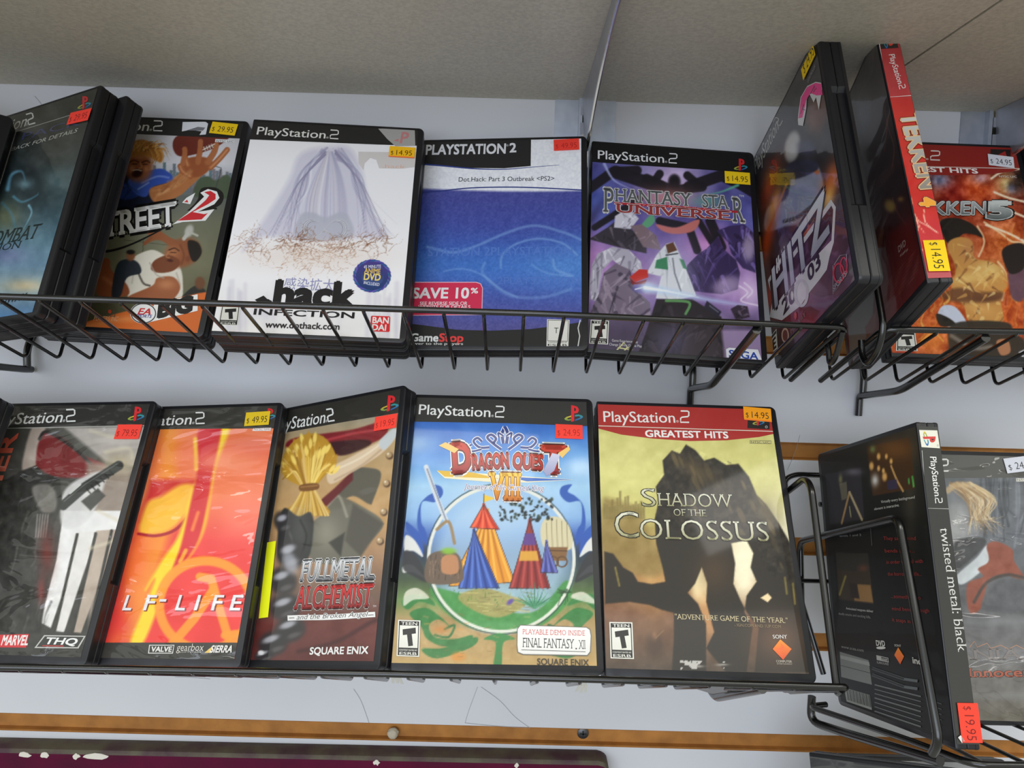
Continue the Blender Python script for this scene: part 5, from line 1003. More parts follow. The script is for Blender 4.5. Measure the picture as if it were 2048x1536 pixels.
# ---- L: brown riveted cover with a gold sweep
def cover_L():
    c = make_case(POSE['L'], 'brown game case with a golden sweep, rivets and silver and red lettering', low=.0025, group=G3)
    a = front(c, (120, 100, 80)).frame(480, 750, 2.476)
    a.grad([(150, (150, 146, 134)), (330, (176, 150, 110)), (700, (190, 150, 100)), (950, (150, 116, 90)), (1100, (110, 84, 72)), (1230, (104, 50, 46)), (1440, (96, 44, 42))])
    a.noise(60, 24, 51)
    a.poly([(250, 320), (420, 290), (560, 270), (720, 230), (720, 300), (600, 360), (470, 400), (250, 380)], (126, 34, 40), 9, 1, True); a.poly([(430, 340), (620, 320), (640, 350), (500, 400)], (52, 24, 28), 10, .9, True); a.line([(400, 330), (560, 290), (690, 270)], 12, (190, 70, 76), 9, .7)
    a.poly([(560, 470), (640, 460), (700, 490), (660, 620), (640, 640), (560, 600), (470, 640), (500, 560)], (92, 88, 78), 9, 1, True); a.poly([(360, 920), (340, 760), (420, 680), (480, 600), (620, 660), (712, 740), (620, 850), (560, 930)], (104, 100, 88), 10, 1, True); a.poly([(560, 640), (712, 735), (600, 900), (520, 820)], (76, 72, 64), 14, .9); a.blob(430, 780, 60, 80, (146, 142, 124), .7); a.line([(440, 640), (490, 600), (530, 700)], 14, (150, 146, 130), 9, .8, True); a.poly([(440, 830), (520, 780), (500, 900)], (44, 42, 40), 12, .8)
    a.poly([(470, 560), (560, 470), (560, 520), (480, 600), (380, 700), (400, 620)], (96, 30, 36), 10, .95)
    a.poly([(440, 470), (560, 400), (690, 330), (765, 270), (770, 310), (700, 390), (560, 480), (450, 540)], (214, 190, 160), 9, 1, True); a.line([(470, 470), (600, 410), (740, 310)], 10, (236, 220, 196), 9, .7, True); a.line([(470, 520), (600, 450), (700, 370)], 10, (170, 140, 112), 9, .6, True); a.poly([(690, 330), (765, 262), (772, 306), (715, 372)], (190, 198, 204), 8, .9, True)
    # a sheaf of gold straw: ears fanned above the cord, stalks spread below it
    a.poly([(205, 470), (225, 380), (290, 310), (370, 290), (440, 330), (480, 430), (420, 500), (375, 560), (400, 620), (440, 690), (230, 690), (280, 620), (305, 560), (240, 520)], (186, 140, 44), 7, 1, True)
    r = random.Random(12)
    for k in range(80):
        t = r.uniform(-1, 1); x1 = 345 + t * 135; y1 = 300 + 130 * t * t + r.uniform(0, 120)
        a.line([(340 + t * 26, 560), (342 + t * 80, 480), (x1, y1)], r.uniform(5, 11), r.choice([(236, 196, 90), (206, 158, 50), (150, 104, 28), (246, 216, 120), (222, 184, 110)]), 5, r.uniform(.5, .9), True)
        t = r.uniform(-1, 1); a.line([(340 + t * 26, 560), (340 + t * 60, 620), (335 + t * 105, 695)], r.uniform(5, 10), r.choice([(226, 190, 100), (196, 150, 60), (150, 108, 36), (222, 190, 120)]), 5, r.uniform(.5, .9), True)
    for k in range(26):
        t = -1 + k / 12.5; x, y = 345 + t * 132, 306 + 130 * t * t + 34 * (k % 3); a.blob(x, y, 10, 28, (246, 214, 110) if k % 2 else (190, 140, 44), .95, t * 40, 3)
    a.poly([(300, 545), (382, 536), (386, 566), (304, 576)], (120, 78, 40), 6, .95, True); a.line([(302, 556), (384, 547)], 5, (176, 130, 80), 4, .8)
    a.poly([(220, 660), (290, 700), (350, 680), (365, 760), (330, 920), (200, 920), (190, 760)], (46, 46, 46), 10, 1, True); a.blob(300, 770, 40, 90, (84, 84, 80), .5); a.line([(300, 720), (330, 800), (300, 900)], 10, (28, 28, 28), 8, .8, True); a.line([(230, 740), (260, 830), (240, 900)], 12, (100, 100, 96), 9, .5, True)
    # dark shiny pebbles at the foot
    for x, y, rx, ry in ((215, 730, 46, 60), (250, 890, 70, 80), (215, 1020, 70, 74), (225, 1150, 80, 70), (250, 1260, 80, 66), (165, 1330, 80, 64), (120, 1390, 50, 34)):
        a.blob(x, y, rx, ry, (50, 48, 50), .97, -20, 4); a.blob(x - rx * .15, y - ry * .35, rx * .55, ry * .26, (190, 190, 198), .8, -20, 2); a.blob(x + rx * .2, y + ry * .45, rx * .5, ry * .2, (116, 112, 112), .5, -20, 2)
    a.blob(250, 930, 36, 60, (206, 208, 220), .6, -20, 2); a.blob(105, 1375, 16, 12, (222, 220, 222), 1, 0, 3)
    a.line([(290, 1370), (480, 1320), (640, 1230), (690, 1210)], 20, (64, 28, 30), 16, .8, True)
    for x, y in ((738, 396), (724, 534), (710, 676), (692, 820)): a.blob(x + 4, y + 5, 19, 19, (86, 62, 44), 1, 0, 4); a.blob(x, y, 15, 15, (176, 148, 110), 1, 0, 4); a.blob(x - 4, y - 5, 5, 5, (240, 226, 200), 1)
    a.vpoly([(150, 180), (825, 45), (800, 186), (500, 236), (150, 300)], (46, 44, 40)); wordmark(a, (160, 284), (472, 228), 60, (228, 228, 226)); ps_logo(a, 742, 140, 66, (1, -.12), (.08, -1))
    a.txt('FULLMETAL', (298, 1020), (668, 1010), 98, (226, 226, 228), bold=.015, serif=.05, c2=(120, 120, 124), out=[(.075, (232, 230, 228)), (.05, (58, 58, 62))])
    a.txt('ALCHEMIST', (268, 1158), (656, 1146), 104, (206, 44, 46), bold=.02, serif=.06, c2=(140, 24, 28), out=[(.075, (200, 196, 192)), (.055, (70, 20, 22))]); a.txt('TM', (660, 1150), (676, 1150), 9, (220, 220, 220))
    a.vline([(238, 1204), (300, 1202), (440, 1200), (600, 1190), (672, 1186)], 26, (230, 228, 226), False, True); a.txt('and the Broken Angel', (282, 1212), (630, 1196), 24, (230, 228, 226), out=[(.06, (230, 228, 226))], bold=.06, shear=.3); a.txt('and the Broken Angel', (282, 1212), (630, 1196), 24, (50, 46, 48), bold=-.004, shear=.3); a.vline([(246, 1204), (272, 1203)], 3, (50, 46, 48)); a.vline([(636, 1190), (664, 1188)], 3, (50, 46, 48))
    a.txt('SQUARE ENIX', (346, 1384), (638, 1380), 34, (232, 230, 228), bold=.045)
    a.build('cover_sheet', c['e'], MT['film'])
    sticker(c, a, [(668, 212), (782, 190), (776, 262), (666, 280)], RED, '$ 19.95', (170, 40, 36))
    sticker(c, a, [(158, 828), (200, 822), (144, 1200), (98, 1206)], (232, 236, 20), None, name='corner_sticker')
cover_L()

# ---- M: blue sky and green crest
def cover_M():
    c = make_case(POSE['M'], 'blue and green game case with a pale ring, leaf ornament and a red label', low=.0025, group=G3)
    a = front(c, (60, 110, 190)).frame(780, 770, 2.559)
    a.grad([(180, (52, 104, 190)), (360, (78, 140, 212)), (520, (156, 196, 226)), (680, (130, 170, 214)), (760, (62, 96, 170)), (860, (44, 56, 80)), (1000, (70, 84, 60)), (1100, (110, 140, 80)), (1200, (168, 140, 92)), (1440, (196, 164, 106))])
    a.blob(140, 300, 90, 50, (196, 220, 240), .5); a.blob(980, 420, 100, 60, (210, 230, 244), .7); a.blob(860, 330, 120, 40, (150, 196, 232), .5); a.noise(80, 26, 61); a.blob(540, 640, 260, 150, (196, 214, 232), .8)
    def fn(x, y, rx, ry): return [(x + rx * math.cos(t), y + ry * math.sin(t)) for t in np.linspace(0, 6.283, 60)]
    a.poly(fn(570, 900, 385, 380), (140, 178, 216), 12, .55); a.poly(fn(570, 880, 330, 300), (176, 202, 224), 60, .5)
    B1 = (44, 84, 168)
    for s_ in (-1, 1):                                      # mirrored leaf ornament
        X = lambda x: 570 + s_ * (x - 570)
        for q in ([(160, 700), (165, 600), (230, 600), (270, 560), (260, 520), (210, 510), (230, 545), (190, 570), (150, 620), (140, 720), (170, 800), (200, 820), (180, 740)], [(85, 700), (150, 760), (170, 830), (165, 880), (130, 800), (85, 740)]): a.poly([(X(x), y) for x, y in q], B1, 6, .95, True)
        for q in ([(80, 770), (130, 800), (170, 880), (120, 850), (75, 850)], [(70, 925), (120, 925), (180, 990), (120, 960), (68, 960)]): a.poly([(X(x), y) for x, y in q], (222, 220, 214), 6, .95, True)
        a.poly([(X(x), y) for x, y in [(75, 850), (130, 870), (180, 960), (190, 1010), (120, 980), (68, 940)]], (48, 48, 52), 8, .9, True)
        for q in ([(60, 1110), (110, 1070), (200, 1090), (230, 1130), (150, 1110), (90, 1150)], [(100, 1170), (180, 1140), (250, 1180), (310, 1240), (250, 1200), (200, 1230), (230, 1290), (330, 1300), (420, 1280), (400, 1320), (280, 1340), (190, 1300), (160, 1240)], [(160, 1350), (280, 1345), (440, 1290), (420, 1340), (240, 1400)]): a.poly([(X(x), y) for x, y in q], (52, 120, 60), 6, .95, True)
        a.line([(X(280), 1250), (X(330), 1230), (X(300), 1290), (X(230), 1280)], 12, (44, 104, 52), 5, .9, True)
    a.poly([(80, 1060), (140, 1040), (200, 1090), (120, 1100), (70, 1130)], (222, 216, 200), 6, .8, True); a.poly([(920, 1080), (990, 1060), (1060, 1120), (960, 1100)], (222, 216, 200), 6, .8, True)
    a.poly([(210, 1040), (400, 1080), (600, 1160), (760, 1150), (900, 1000), (920, 1100), (780, 1230), (600, 1270), (400, 1240), (260, 1140)], (70, 140, 70), 10, .95, True); a.poly([(350, 1080), (480, 1040), (620, 1080), (700, 1120), (560, 1190), (420, 1150)], (160, 150, 90), 10, .95, True); a.noise(30, 30, 62, region=a.box_mask(100, 1000, 1060, 1420, 60))
    a.line(fn(570, 890, 372, 372), 16, (222, 220, 208), 6, .95); a.line(fn(570, 890, 384, 384), 6, (44, 60, 60), 4, .8)
    a.poly([(480, 1300), (560, 1270), (640, 1300), (580, 1320), (570, 1440), (530, 1440), (540, 1320)], (52, 130, 64), 6, .95, True); a.blob(350, 1390, 40, 26, (220, 140, 50), .7, 0, 2); a.blob(260, 1250, 40, 20, (200, 120, 50), .6)
    # tents, banners and shrubs on the hill, no figures
    def tent(pts, base, dark, lite, apex, n=7):
        a.poly(pts, base, 5, 1); b0, b1 = np.array(pts[-1], float), np.array(pts[1 if len(pts) < 4 else -2], float)
        P = np.array(pts, float); lo = P[P[:, 1].argsort()[-2:]]; lo = lo[lo[:, 0].argsort()]
        for k in range(n):
            q = lo[0] + (lo[1] - lo[0]) * (k + .5) / n; m_ = (np.array(apex) * .5 + q * .5) + np.array([0, 12]); a.line([apex, m_, q], 11, dark if k % 2 else lite, 6, .75, True)
        a.line([pts[0]] + list(pts[1:]) + [pts[0]], 4, (40, 36, 40), 3, .7)
    a.poly([(770, 760), (790, 690), (860, 676), (920, 730), (924, 840), (800, 840)], (206, 196, 160), 6, 1, True)
    for k in range(5): a.line([(800 + k * 26, 690 + abs(k - 2) * 8), (806 + k * 26, 830)], 5, (150, 138, 104), 4, .8)
    a.poly([(800, 830), (910, 830), (900, 900), (810, 900)], (128, 92, 56), 6, 1); a.line([(800, 846), (905, 850)], 6, (84, 58, 36), 4); 
    for x in (835, 880): a.line([(x + 26 * math.cos(t), 905 + 26 * math.sin(t)) for t in np.linspace(0, 6.283, 24)], 8, (96, 66, 40), 4)
    r = random.Random(3)
    for k in range(90): a.blob(r.uniform(560, 840), r.uniform(580, 700), r.uniform(5, 12), r.uniform(4, 9), r.choice([(30, 38, 36), (44, 58, 46), (24, 28, 34)]), .9, r.uniform(0, 180), 2)
    tent([(500, 640), (640, 1010), (300, 1030)], (222, 146, 44), (176, 104, 30), (244, 186, 84), (500, 640), 9)
    tent([(430, 740), (560, 1040), (350, 1040)], (56, 84, 164), (34, 54, 120), (100, 130, 206), (430, 740), 8)
    tent([(480, 610), (560, 740), (410, 730)], (220, 72, 44), (168, 40, 30), (244, 120, 84), (480, 610), 6); a.line([(480, 560), (480, 640)], 6, (90, 70, 50), 3); a.poly([(482, 562), (540, 580), (482, 600)], (230, 190, 60), 4)
    tent([(715, 690), (820, 1040), (610, 1040)], (146, 46, 46), (100, 28, 32), (186, 82, 74), (715, 690), 8); a.poly([(668, 850), (752, 850), (762, 900), (660, 900)], (214, 160, 60), 5, .95); a.poly([(690, 760), (738, 760), (748, 820), (680, 820)], (90, 64, 140), 5, .9)
    tent([(800, 800), (860, 960), (770, 960)], (72, 78, 154), (46, 50, 110), (120, 124, 196), (800, 800), 5)
    a.poly([(190, 890), (250, 850), (340, 860), (372, 930), (360, 1010), (190, 1010)], (104, 86, 72), 6, .97, True)
    for k in range(30): x = r.uniform(200, 360); y = r.uniform(870, 980); a.line([(x, y), (x + r.uniform(-8, 8), y + 26)], 5, r.choice([(136, 112, 92), (74, 60, 50)]), 4, .8)
    a.poly([(270, 880), (340, 876), (346, 960), (268, 960)], (190, 132, 92), 6, .9, True); a.blob(300, 850, 40, 18, (130, 180, 60), .95, 0, 2)
    for k in range(40): x = r.uniform(330, 800); y = r.uniform(1050, 1170); a.line([(x, y), (x + r.uniform(-14, 14), y - r.uniform(14, 34))], 4, r.choice([(60, 120, 60), (150, 160, 90), (100, 150, 70)]), 3, .8, False, True)
    for k in range(26): x = r.uniform(350, 700); y = r.uniform(1060, 1160); a.line([(x, y), (x + 50, y + r.uniform(-6, 10))], 5, r.choice([(196, 186, 120), (120, 112, 70)]), 4, .6)
    for k in range(11): a.line([(740, 1140), (740 + (k - 5) * 14, 1080 - abs(5 - k) * -6), (740 + (k - 5) * 22, 1010 + abs(5 - k) * 18)], 13, (52, 116, 84) if k % 2 else (86, 150, 110), 4, .95, True, True)
    a.line([(185, 420), (240, 580), (290, 700)], 24, (206, 210, 216), 5, 1); a.line([(190, 430), (288, 695)], 7, (120, 130, 150), 4, 1); a.line([(240, 740), (300, 700), (330, 810)], 16, (150, 120, 80), 6, .9, True); a.blob(615, 1110, 22, 12, (90, 70, 160), .9, -40, 2)
    for k in range(16): a.line([(850 + r.uniform(0, 60), 1100 + r.uniform(-60, 40)), (870 + r.uniform(0, 60), 1060)], 5, (40, 70, 40), 4, .6)
    for k in range(60): x = r.uniform(60, 1040); y = r.uniform(1180, 1430); a.line([(x, y), (x + r.uniform(-30, 30), y + r.uniform(-10, 10))], r.uniform(3, 8), r.choice([(206, 176, 120), (140, 104, 64), (180, 140, 90), (220, 150, 70)]), 5, .45)
    a.vpoly([(-20, 36), (1035, 64), (1030, 212), (600, 196), (-20, 186)], (50, 49, 47)); wordmark(a, (146, 150), (586, 168), 54, (232, 232, 230)); ps_logo(a, 938, 146, 70)
    # crest and lettering
    NV = (44, 62, 130)
    for s_ in (-1, 1):
        X = lambda x: 588 + s_ * x
        for q, w_ in (([(0, 215), (14, 250), (8, 300)], 16), ([(20, 330), (60, 300), (90, 270), (70, 255), (46, 275), (60, 300)], 13), ([(80, 320), (130, 320), (160, 290), (140, 272), (118, 290)], 12), ([(120, 330), (170, 340), (186, 318), (170, 306)], 10), ([(10, 260), (34, 246), (30, 270)], 9)): a.vline([(X(x), y) for x, y in q], w_ + 7, (232, 230, 230), False, True); a.vline([(X(x), y) for x, y in q], w_, NV, False, True)
    a.vpoly([(240, 440), (330, 444), (700, 470), (938, 486), (700, 500), (500, 496), (280, 478)], (236, 226, 190)); a.vpoly([(240, 438), (420, 448), (560, 480), (280, 470)], (222, 180, 70)); a.vpoly([(600, 470), (930, 486), (700, 494)], (70, 110, 190))
    o = [(.13, (236, 232, 226)), (.09, (90, 30, 26))]
    a.txt('D', (316, 446), (420, 438), 140, (206, 62, 40), bold=.05, out=o, serif=.05, c2=(150, 30, 30)); a.txt('RAGON', (420, 434), (612, 424), 74, (206, 62, 40), bold=.05, out=o, serif=.05, c2=(150, 30, 30)); a.txt('QUES', (626, 424), (782, 436), 74, (206, 62, 40), bold=.05, out=o, serif=.05, c2=(150, 30, 30)); a.txt('T', (770, 446), (906, 450), 130, (206, 62, 40), bold=.05, out=o, serif=.05, c2=(150, 30, 30))
    a.vpoly([(250, 312), (284, 294), (352, 330), (330, 350)], (240, 196, 110)); a.vpoly([(860, 350), (914, 316), (922, 332), (880, 376)], (240, 196, 110)); a.vpoly([(830, 350), (870, 360), (840, 440), (800, 470), (784, 440)], (206, 206, 226), (150, 150, 186))
    a.txt('VIII', (500, 584), (672, 588), 132, (246, 196, 70), bold=.03, serif=.07, c2=(196, 110, 40), out=[(.085, (236, 232, 226)), (.055, (120, 60, 30))])
    a.txt('Journey of the Cursed King', (378, 534), (784, 544), 28, (120, 110, 150), bold=.0, shear=.25, out=[(.07, (236, 234, 236))]); a.txt('TM', (852, 454), (874, 454), 12, (40, 50, 90))
    rating(a, (42, 1202), (156, 1206), (150, 1392), (34, 1388), 'T', 'TEEN')
    a.vpoly([(664, 1228), (1004, 1240), (1024, 1250), (1030, 1282), (1026, 1368), (1010, 1388), (680, 1382), (652, 1370), (648, 1330), (650, 1250)], (120, 116, 108)); a.vpoly([(668, 1232), (1004, 1243), (1020, 1254), (1026, 1284), (1022, 1364), (1008, 1382), (682, 1377), (656, 1366), (652, 1330), (654, 1250)], (232, 230, 226))
    a.txt('PLAYABLE DEMO INSIDE', (678, 1276), (998, 1284), 26, (206, 50, 50), bold=-.008, serif=.05); a.txt('FINAL FANTASY', (678, 1342), (942, 1350), 48, (44, 44, 46), bold=-.005, serif=.06); a.txt('XII', (966, 1352), (1000, 1352), 46, (44, 44, 46), bold=-.005, serif=.05); a.ell(952, 1350, 4, 4, (44, 44, 46)); a.vline([(672, 1356), (1000, 1366)], 3, (44, 44, 46))
    a.txt('SQUARE ENIX', (752, 1432), (1018, 1438), 32, (64, 54, 40), bold=.02)
    a.build('cover_sheet', c['e'], MT['paper'])
    sticker(c, a, [(842, 202), (982, 204), (986, 280), (846, 274)], RED, '$ 24.95', (176, 40, 36))
cover_M()

# ---- N: backlit rock mass, yellow-green sky
def cover_N():
    c = make_case(POSE['N'], 'yellow-green game case with a dark rocky mass, red title bar and an orange label', low=.0025, group=G3)
    a = front(c, (160, 150, 90)).frame(1170, 780, 2.478)
    a.grad([(180, (206, 198, 120)), (450, (206, 200, 122)), (620, (186, 176, 100)), (800, (156, 126, 74)), (950, (156, 112, 66)), (1100, (120, 82, 58)), (1250, (104, 76, 56)), (1420, (76, 64, 52))])
    a.blob(950, 720, 140, 180, (238, 232, 206), .85); a.blob(780, 860, 90, 200, (250, 240, 206), 1, 0, 2); a.blob(580, 960, 60, 110, (252, 238, 190), 1, 0, 2); a.blob(620, 1110, 80, 130, (214, 156, 96), .8); a.blob(350, 950, 90, 160, (206, 160, 96), .7); a.blob(900, 1030, 60, 40, (226, 196, 150), .7); a.blob(200, 400, 160, 140, (214, 208, 132), .6)
    # ruined city on the cliff
    r = random.Random(9); RU = (128, 112, 60)
    a.poly([(85, 560), (130, 540), (200, 560), (280, 600), (330, 760), (400, 800), (390, 900), (280, 920), (90, 800)], (140, 116, 62), 30, .8, True)
    for k in range(16): x = 90 + k * 13; h = r.uniform(20, 90) * (1.2 if 3 < k < 11 else .7); a.poly([(x, 640), (x, 600 - h), (x + 12, 600 - h), (x + 12, 640)], RU, 5, .75)
    a.noise(46, 30, 71)
    DK = (40, 34, 26)
    a.poly([(352, 760), (345, 640), (362, 560), (350, 480), (392, 420), (384, 350), (430, 300), (470, 316), (500, 270), (548, 300), (590, 350), (640, 336), (700, 372), (760, 366), (812, 430), (850, 520), (900, 570), (960, 660), (1040, 800), (1060, 960), (1075, 1080), (1100, 1120), (1110, 1400), (800, 1400), (830, 1180), (790, 1100), (800, 1020), (850, 950), (820, 880), (834, 810), (800, 745), (724, 760), (744, 860), (735, 960), (770, 1040), (800, 1100), (860, 1180), (840, 1400), (700, 1400), (600, 1280), (640, 1200), (600, 1050), (605, 960), (578, 880), (545, 960), (508, 1005), (560, 1060), (600, 1160), (600, 1400), (430, 1400), (440, 1230), (440, 1080), (404, 980), (384, 880)], DK, 7, 1)
    a.poly([(95, 800), (140, 812), (190, 880), (236, 906), (262, 950), (330, 962), (400, 950), (460, 1000), (460, 1110), (380, 1090), (320, 1066), (220, 1050), (100, 1060)], DK, 8, 1)
    a.blob(960, 1240, 130, 120, (112, 78, 56), .75)
    M_ = a.sd([(345, 640), (350, 480), (430, 300), (500, 270), (640, 336), (760, 366), (850, 520), (960, 660), (1040, 800), (1060, 1000), (900, 900), (820, 720), (500, 720)], True) < 0
    a.noise(24, 60, 72, region=M_.astype(float)); r = random.Random(2)
    for k in range(46): x = r.uniform(380, 1000); y = r.uniform(330, 900); a.mix(M_ * .55 * np.clip(.5 - (np.hypot(a.X - x - (a.Y - y) * .4, (a.Y - y) * .35) - r.uniform(6, 16)) / 8, 0, 1), r.choice([(104, 88, 56), (78, 66, 44), (24, 20, 16), (130, 112, 70)]))
    a.blob(560, 400, 120, 40, (112, 92, 56), .5, 30); a.blob(900, 600, 50, 80, (116, 100, 62), .6, -30); a.blob(640, 900, 90, 100, (96, 66, 36), .5)
    for q in ([(990, 930), (1000, 1010)], [(1030, 960), (1040, 1060)], [(150, 880), (170, 970)]): a.line(q, 8, (176, 156, 70), 8, .7)
    a.poly([(870, 1030), (905, 1008), (925, 1030), (905, 1052)], (240, 214, 166), 5, 1); a.blob(345, 1270, 50, 60, (70, 50, 36), .8, 0, 2); a.line([(350, 1230), (390, 1190)], 5, (130, 100, 70), 4); a.blob(345, 1215, 14, 22, (150, 110, 76), .7)
    a.noise(30, 90, 73, 3, col=(190, 186, 180), thr=.66, region=a.box_mask(470, 1340, 770, 1385, 8)); a.blob(560, 1370, 30, 6, (196, 192, 186), .8); a.blob(680, 1362, 30, 5, (196, 192, 186), .8)
    RD = (170, 44, 40)
    a.vpoly([(40, 52), (935, 82), (946, 216), (860, 234), (700, 250), (520, 254), (340, 242), (180, 222), (60, 190)], RD); a.vline([(60, 178), (500, 192), (940, 206)], 4, (220, 206, 190))
    wordmark(a, (92, 158), (518, 164), 56, (232, 226, 222)); a.txt('GREATEST HITS', (298, 232), (712, 240), 32, (236, 230, 226), bold=.055)
    a.vpoly([(806, 150), (914, 154), (914, 196), (804, 190)], (36, 32, 30)); ps_logo(a, 858, 150, 44); a.ring(898, 184, 5, 5, 2, (210, 210, 200))
    a.vpoly([(816, 250), (922, 252), (922, 268), (816, 266)], (70, 66, 52)); a.vpoly([(818, 252), (920, 254), (920, 266), (818, 264)], (206, 198, 130)); a.txt('NTSC U/C', (822, 263), (916, 265), 9, (60, 56, 44), bold=.03)
    ST = (196, 190, 158); ST2 = (222, 220, 200)
    def carved(st, p, q, hh): a.txt(st, p, q, hh, ST2, bold=-.012, serif=.06, c2=(160, 156, 116), out=[(.03, (36, 32, 26))])
    carved('S', (284, 578), (352, 578), 88); carved('HADOW', (362, 576), (734, 584), 66); carved('OF THE', (440, 624), (602, 628), 34); carved('C', (150, 730), (268, 734), 128); carved('OLOSSUS', (276, 738), (914, 752), 98)
    a.txt('"ADVENTURE GAME OF THE YEAR."', (446, 1136), (1004, 1156), 26, (206, 190, 150), bold=-.006, serif=.05); a.txt('- IGN.COM AND 1UP.COM', (740, 1172), (970, 1180), 14, (150, 130, 100), serif=.05)
    rating(a, (120, 1150), (234, 1152), (242, 1334), (126, 1330), 'T', 'TEEN')
    a.txt('SONY', (930, 1232), (1002, 1232), 18, (226, 222, 216), bold=.03, serif=.06); a.vpoly([(966, 1236), (1022, 1284), (980, 1338), (928, 1284)], (250, 150, 40), (226, 80, 40)); a.vpoly([(966, 1250), (990, 1280), (962, 1300), (984, 1326), (946, 1288), (972, 1272)], (250, 110, 50)); a.txt('COMPUTER', (946, 1350), (1024, 1352), 11, (200, 190, 176), bold=.03); a.txt('ENTERTAINMENT', (950, 1360), (1026, 1362), 6, (190, 180, 166))
    a.build('cover_sheet', c['e'], MT['paper'])
    sticker(c, a, [(780, 84), (918, 92), (924, 162), (786, 150)], ORG, '$ 14.95', edge=(255, 130, 40))
    make_case(shift(POSE['N'], .0012, 0, 0), 'black game case standing behind the yellow-green case', low=.0025, group=G3, under=.0149)
cover_N()

# ---- O: black case with its spine and back towards us
def cover_O():
    c = make_case(POSE['O'], 'black game case standing sideways with a red label low on its spine', low=0, group=G4)
    a = back(c, (36, 36, 34)).frame(1560, 820, 4.197)
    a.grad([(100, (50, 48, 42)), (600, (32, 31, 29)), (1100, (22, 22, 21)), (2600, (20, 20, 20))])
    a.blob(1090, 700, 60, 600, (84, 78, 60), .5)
    a.poly([(730, 310), (1090, 230), (1140, 660), (780, 720)], (70, 46, 26), 5); a.blob(960, 330, 160, 90, (120, 78, 36), .8)
    for x, y, s_ in ((830, 390, 18), (895, 390, 14), (935, 430, 15), (770, 470, 22), (830, 490, 15), (880, 560, 24), (870, 510, 14)): a.blob(x, y, s_ * .9, s_ * 1.6, (246, 190, 110), .95, 0, 2)
    a.blob(800, 590, 30, 50, (240, 240, 236), .9); a.line([(935, 470), (980, 580), (1035, 680)], 14, (226, 176, 110), 6, .9, True); a.poly([(900, 600), (980, 580), (990, 660), (905, 670)], (60, 52, 76), 6); a.line([(1082, 580), (1086, 620)], 10, (80, 170, 80), 4); a.line([(1112, 560), (1124, 640)], 14, (80, 170, 80), 4); a.blob(780, 330, 24, 30, (130, 150, 90), .8)
    a.poly([(380, 540), (680, 480), (710, 920), (420, 960)], (52, 48, 52), 6); a.blob(620, 520, 70, 30, (130, 124, 134), .7); a.line([(585, 690), (520, 950)], 16, (176, 140, 90), 6, 1); a.line([(585, 690), (690, 920)], 18, (190, 170, 130), 6, 1); a.line([(585, 810), (598, 900)], 8, (170, 166, 120), 4); a.poly([(500, 620), (560, 600), (570, 740), (520, 760)], (116, 110, 90), 8, .9); a.blob(510, 580, 16, 40, (150, 146, 100), .9)
    a.poly([(470, 1200), (740, 1200), (780, 1560), (490, 1560)], (48, 44, 38), 6); a.blob(700, 1330, 40, 30, (120, 70, 46), .7)
    a.frame(1560, 1140, 3.879); a.poly([(450, 0), (700, 20), (728, 260), (460, 230)], (60, 48, 34), 6); a.poly([(560, 110), (704, 118), (726, 255), (580, 240)], (150, 112, 66), 8); a.poly([(540, 100), (600, 110), (620, 225), (550, 215)], (46, 36, 30), 8); a.line([(465, 190), (510, 50)], 16, (130, 120, 60), 8)
    IV = (206, 204, 198); RD = (150, 52, 46)
    a.vpoly([(466, 634), (690, 700), (716, 890), (478, 830)], (120, 122, 118)); a.vpoly([(470, 660), (694, 714), (700, 745), (474, 688)], (150, 152, 148)); a.vline([(474, 740), (705, 800)], 4, (40, 40, 40))
    a.vpoly([(500, 912), (700, 970), (716, 1086), (520, 1020)], (150, 152, 146)); 
    for k in range(22): x = 520 + k * 8.4; a.vline([(x, 920 + k * 2.4), (x + 12, 1010 + k * 2.6)], 3.2 if k % 3 else 5.5, (46, 46, 46))
    a.txt('www.scea.com', (480, 604), (654, 636), 22, (150, 150, 146)); a.txt('DVD', (752, 586), (822, 592), 40, IV, bold=.06); a.ell(788, 604, 36, 11, IV); a.txt('SONY', (894, 592), (946, 596), 16, IV, serif=.06)
    a.vpoly([(922, 600), (968, 670), (938, 732), (892, 660)], (236, 140, 50), (220, 90, 40)); a.vpoly([(924, 630), (944, 664), (920, 676), (936, 704), (908, 664), (928, 656)], (240, 110, 40))
    a.vpoly([(752, 660), (846, 682), (850, 718), (756, 698)], (170, 168, 164)); a.vpoly([(790, 674), (842, 686), (845, 710), (793, 698)], (44, 44, 42)); a.txt('DOLBY', (796, 698), (840, 706), 14, IV, bold=.02); a.txt('SURROUND', (758, 724), (850, 740), 16, (170, 168, 164))
    a.txt('incog', (1036, 722), (1170, 748), 46, IV, bold=.03)
    for k in range(9):
        y0 = 890 + k * 34; a.vline([(740, y0), (1100, y0 + 92 + k * 5)], 7 if k % 3 else 11, (104, 106, 106)); a.vline([(1180, y0 + 120 + k * 6), (1260, y0 + 150 + k * 7)], 6, (96, 98, 98))
    for k in range(2): a.vline([(722, 762 + k * 50), (970, 846 + k * 60), (1075, 862 + k * 60)], 22, (92, 96, 98)); a.vline([(722, 762 + k * 50), (970, 846 + k * 60)], 15, (42, 42, 42))
    for st, p, q in (('...something to', (868, 216), (1100, 230)), ('mind bend through', (878, 312), (1166, 330)), ('it snaps in half', (880, 398), (1090, 420))): a.txt(st, p, q, 28, RD)
    a.txt('Articulated weapons deliver', (520, 306), (732, 330), 18, IV); a.txt('deadly attacks and exciting kills.', (462, 346), (712, 376), 18, (150, 148, 144))
    a.frame(1560, 820, 4.197)
    a.txt('Virtually every battleground', (856, 782), (1140, 742), 22, IV, shear=.1); a.txt('element is interactive.', (800, 842), (1010, 808), 22, IV, shear=.1); a.txt('levels 1 and 2', (510, 1066), (690, 1056), 16, (150, 148, 144))
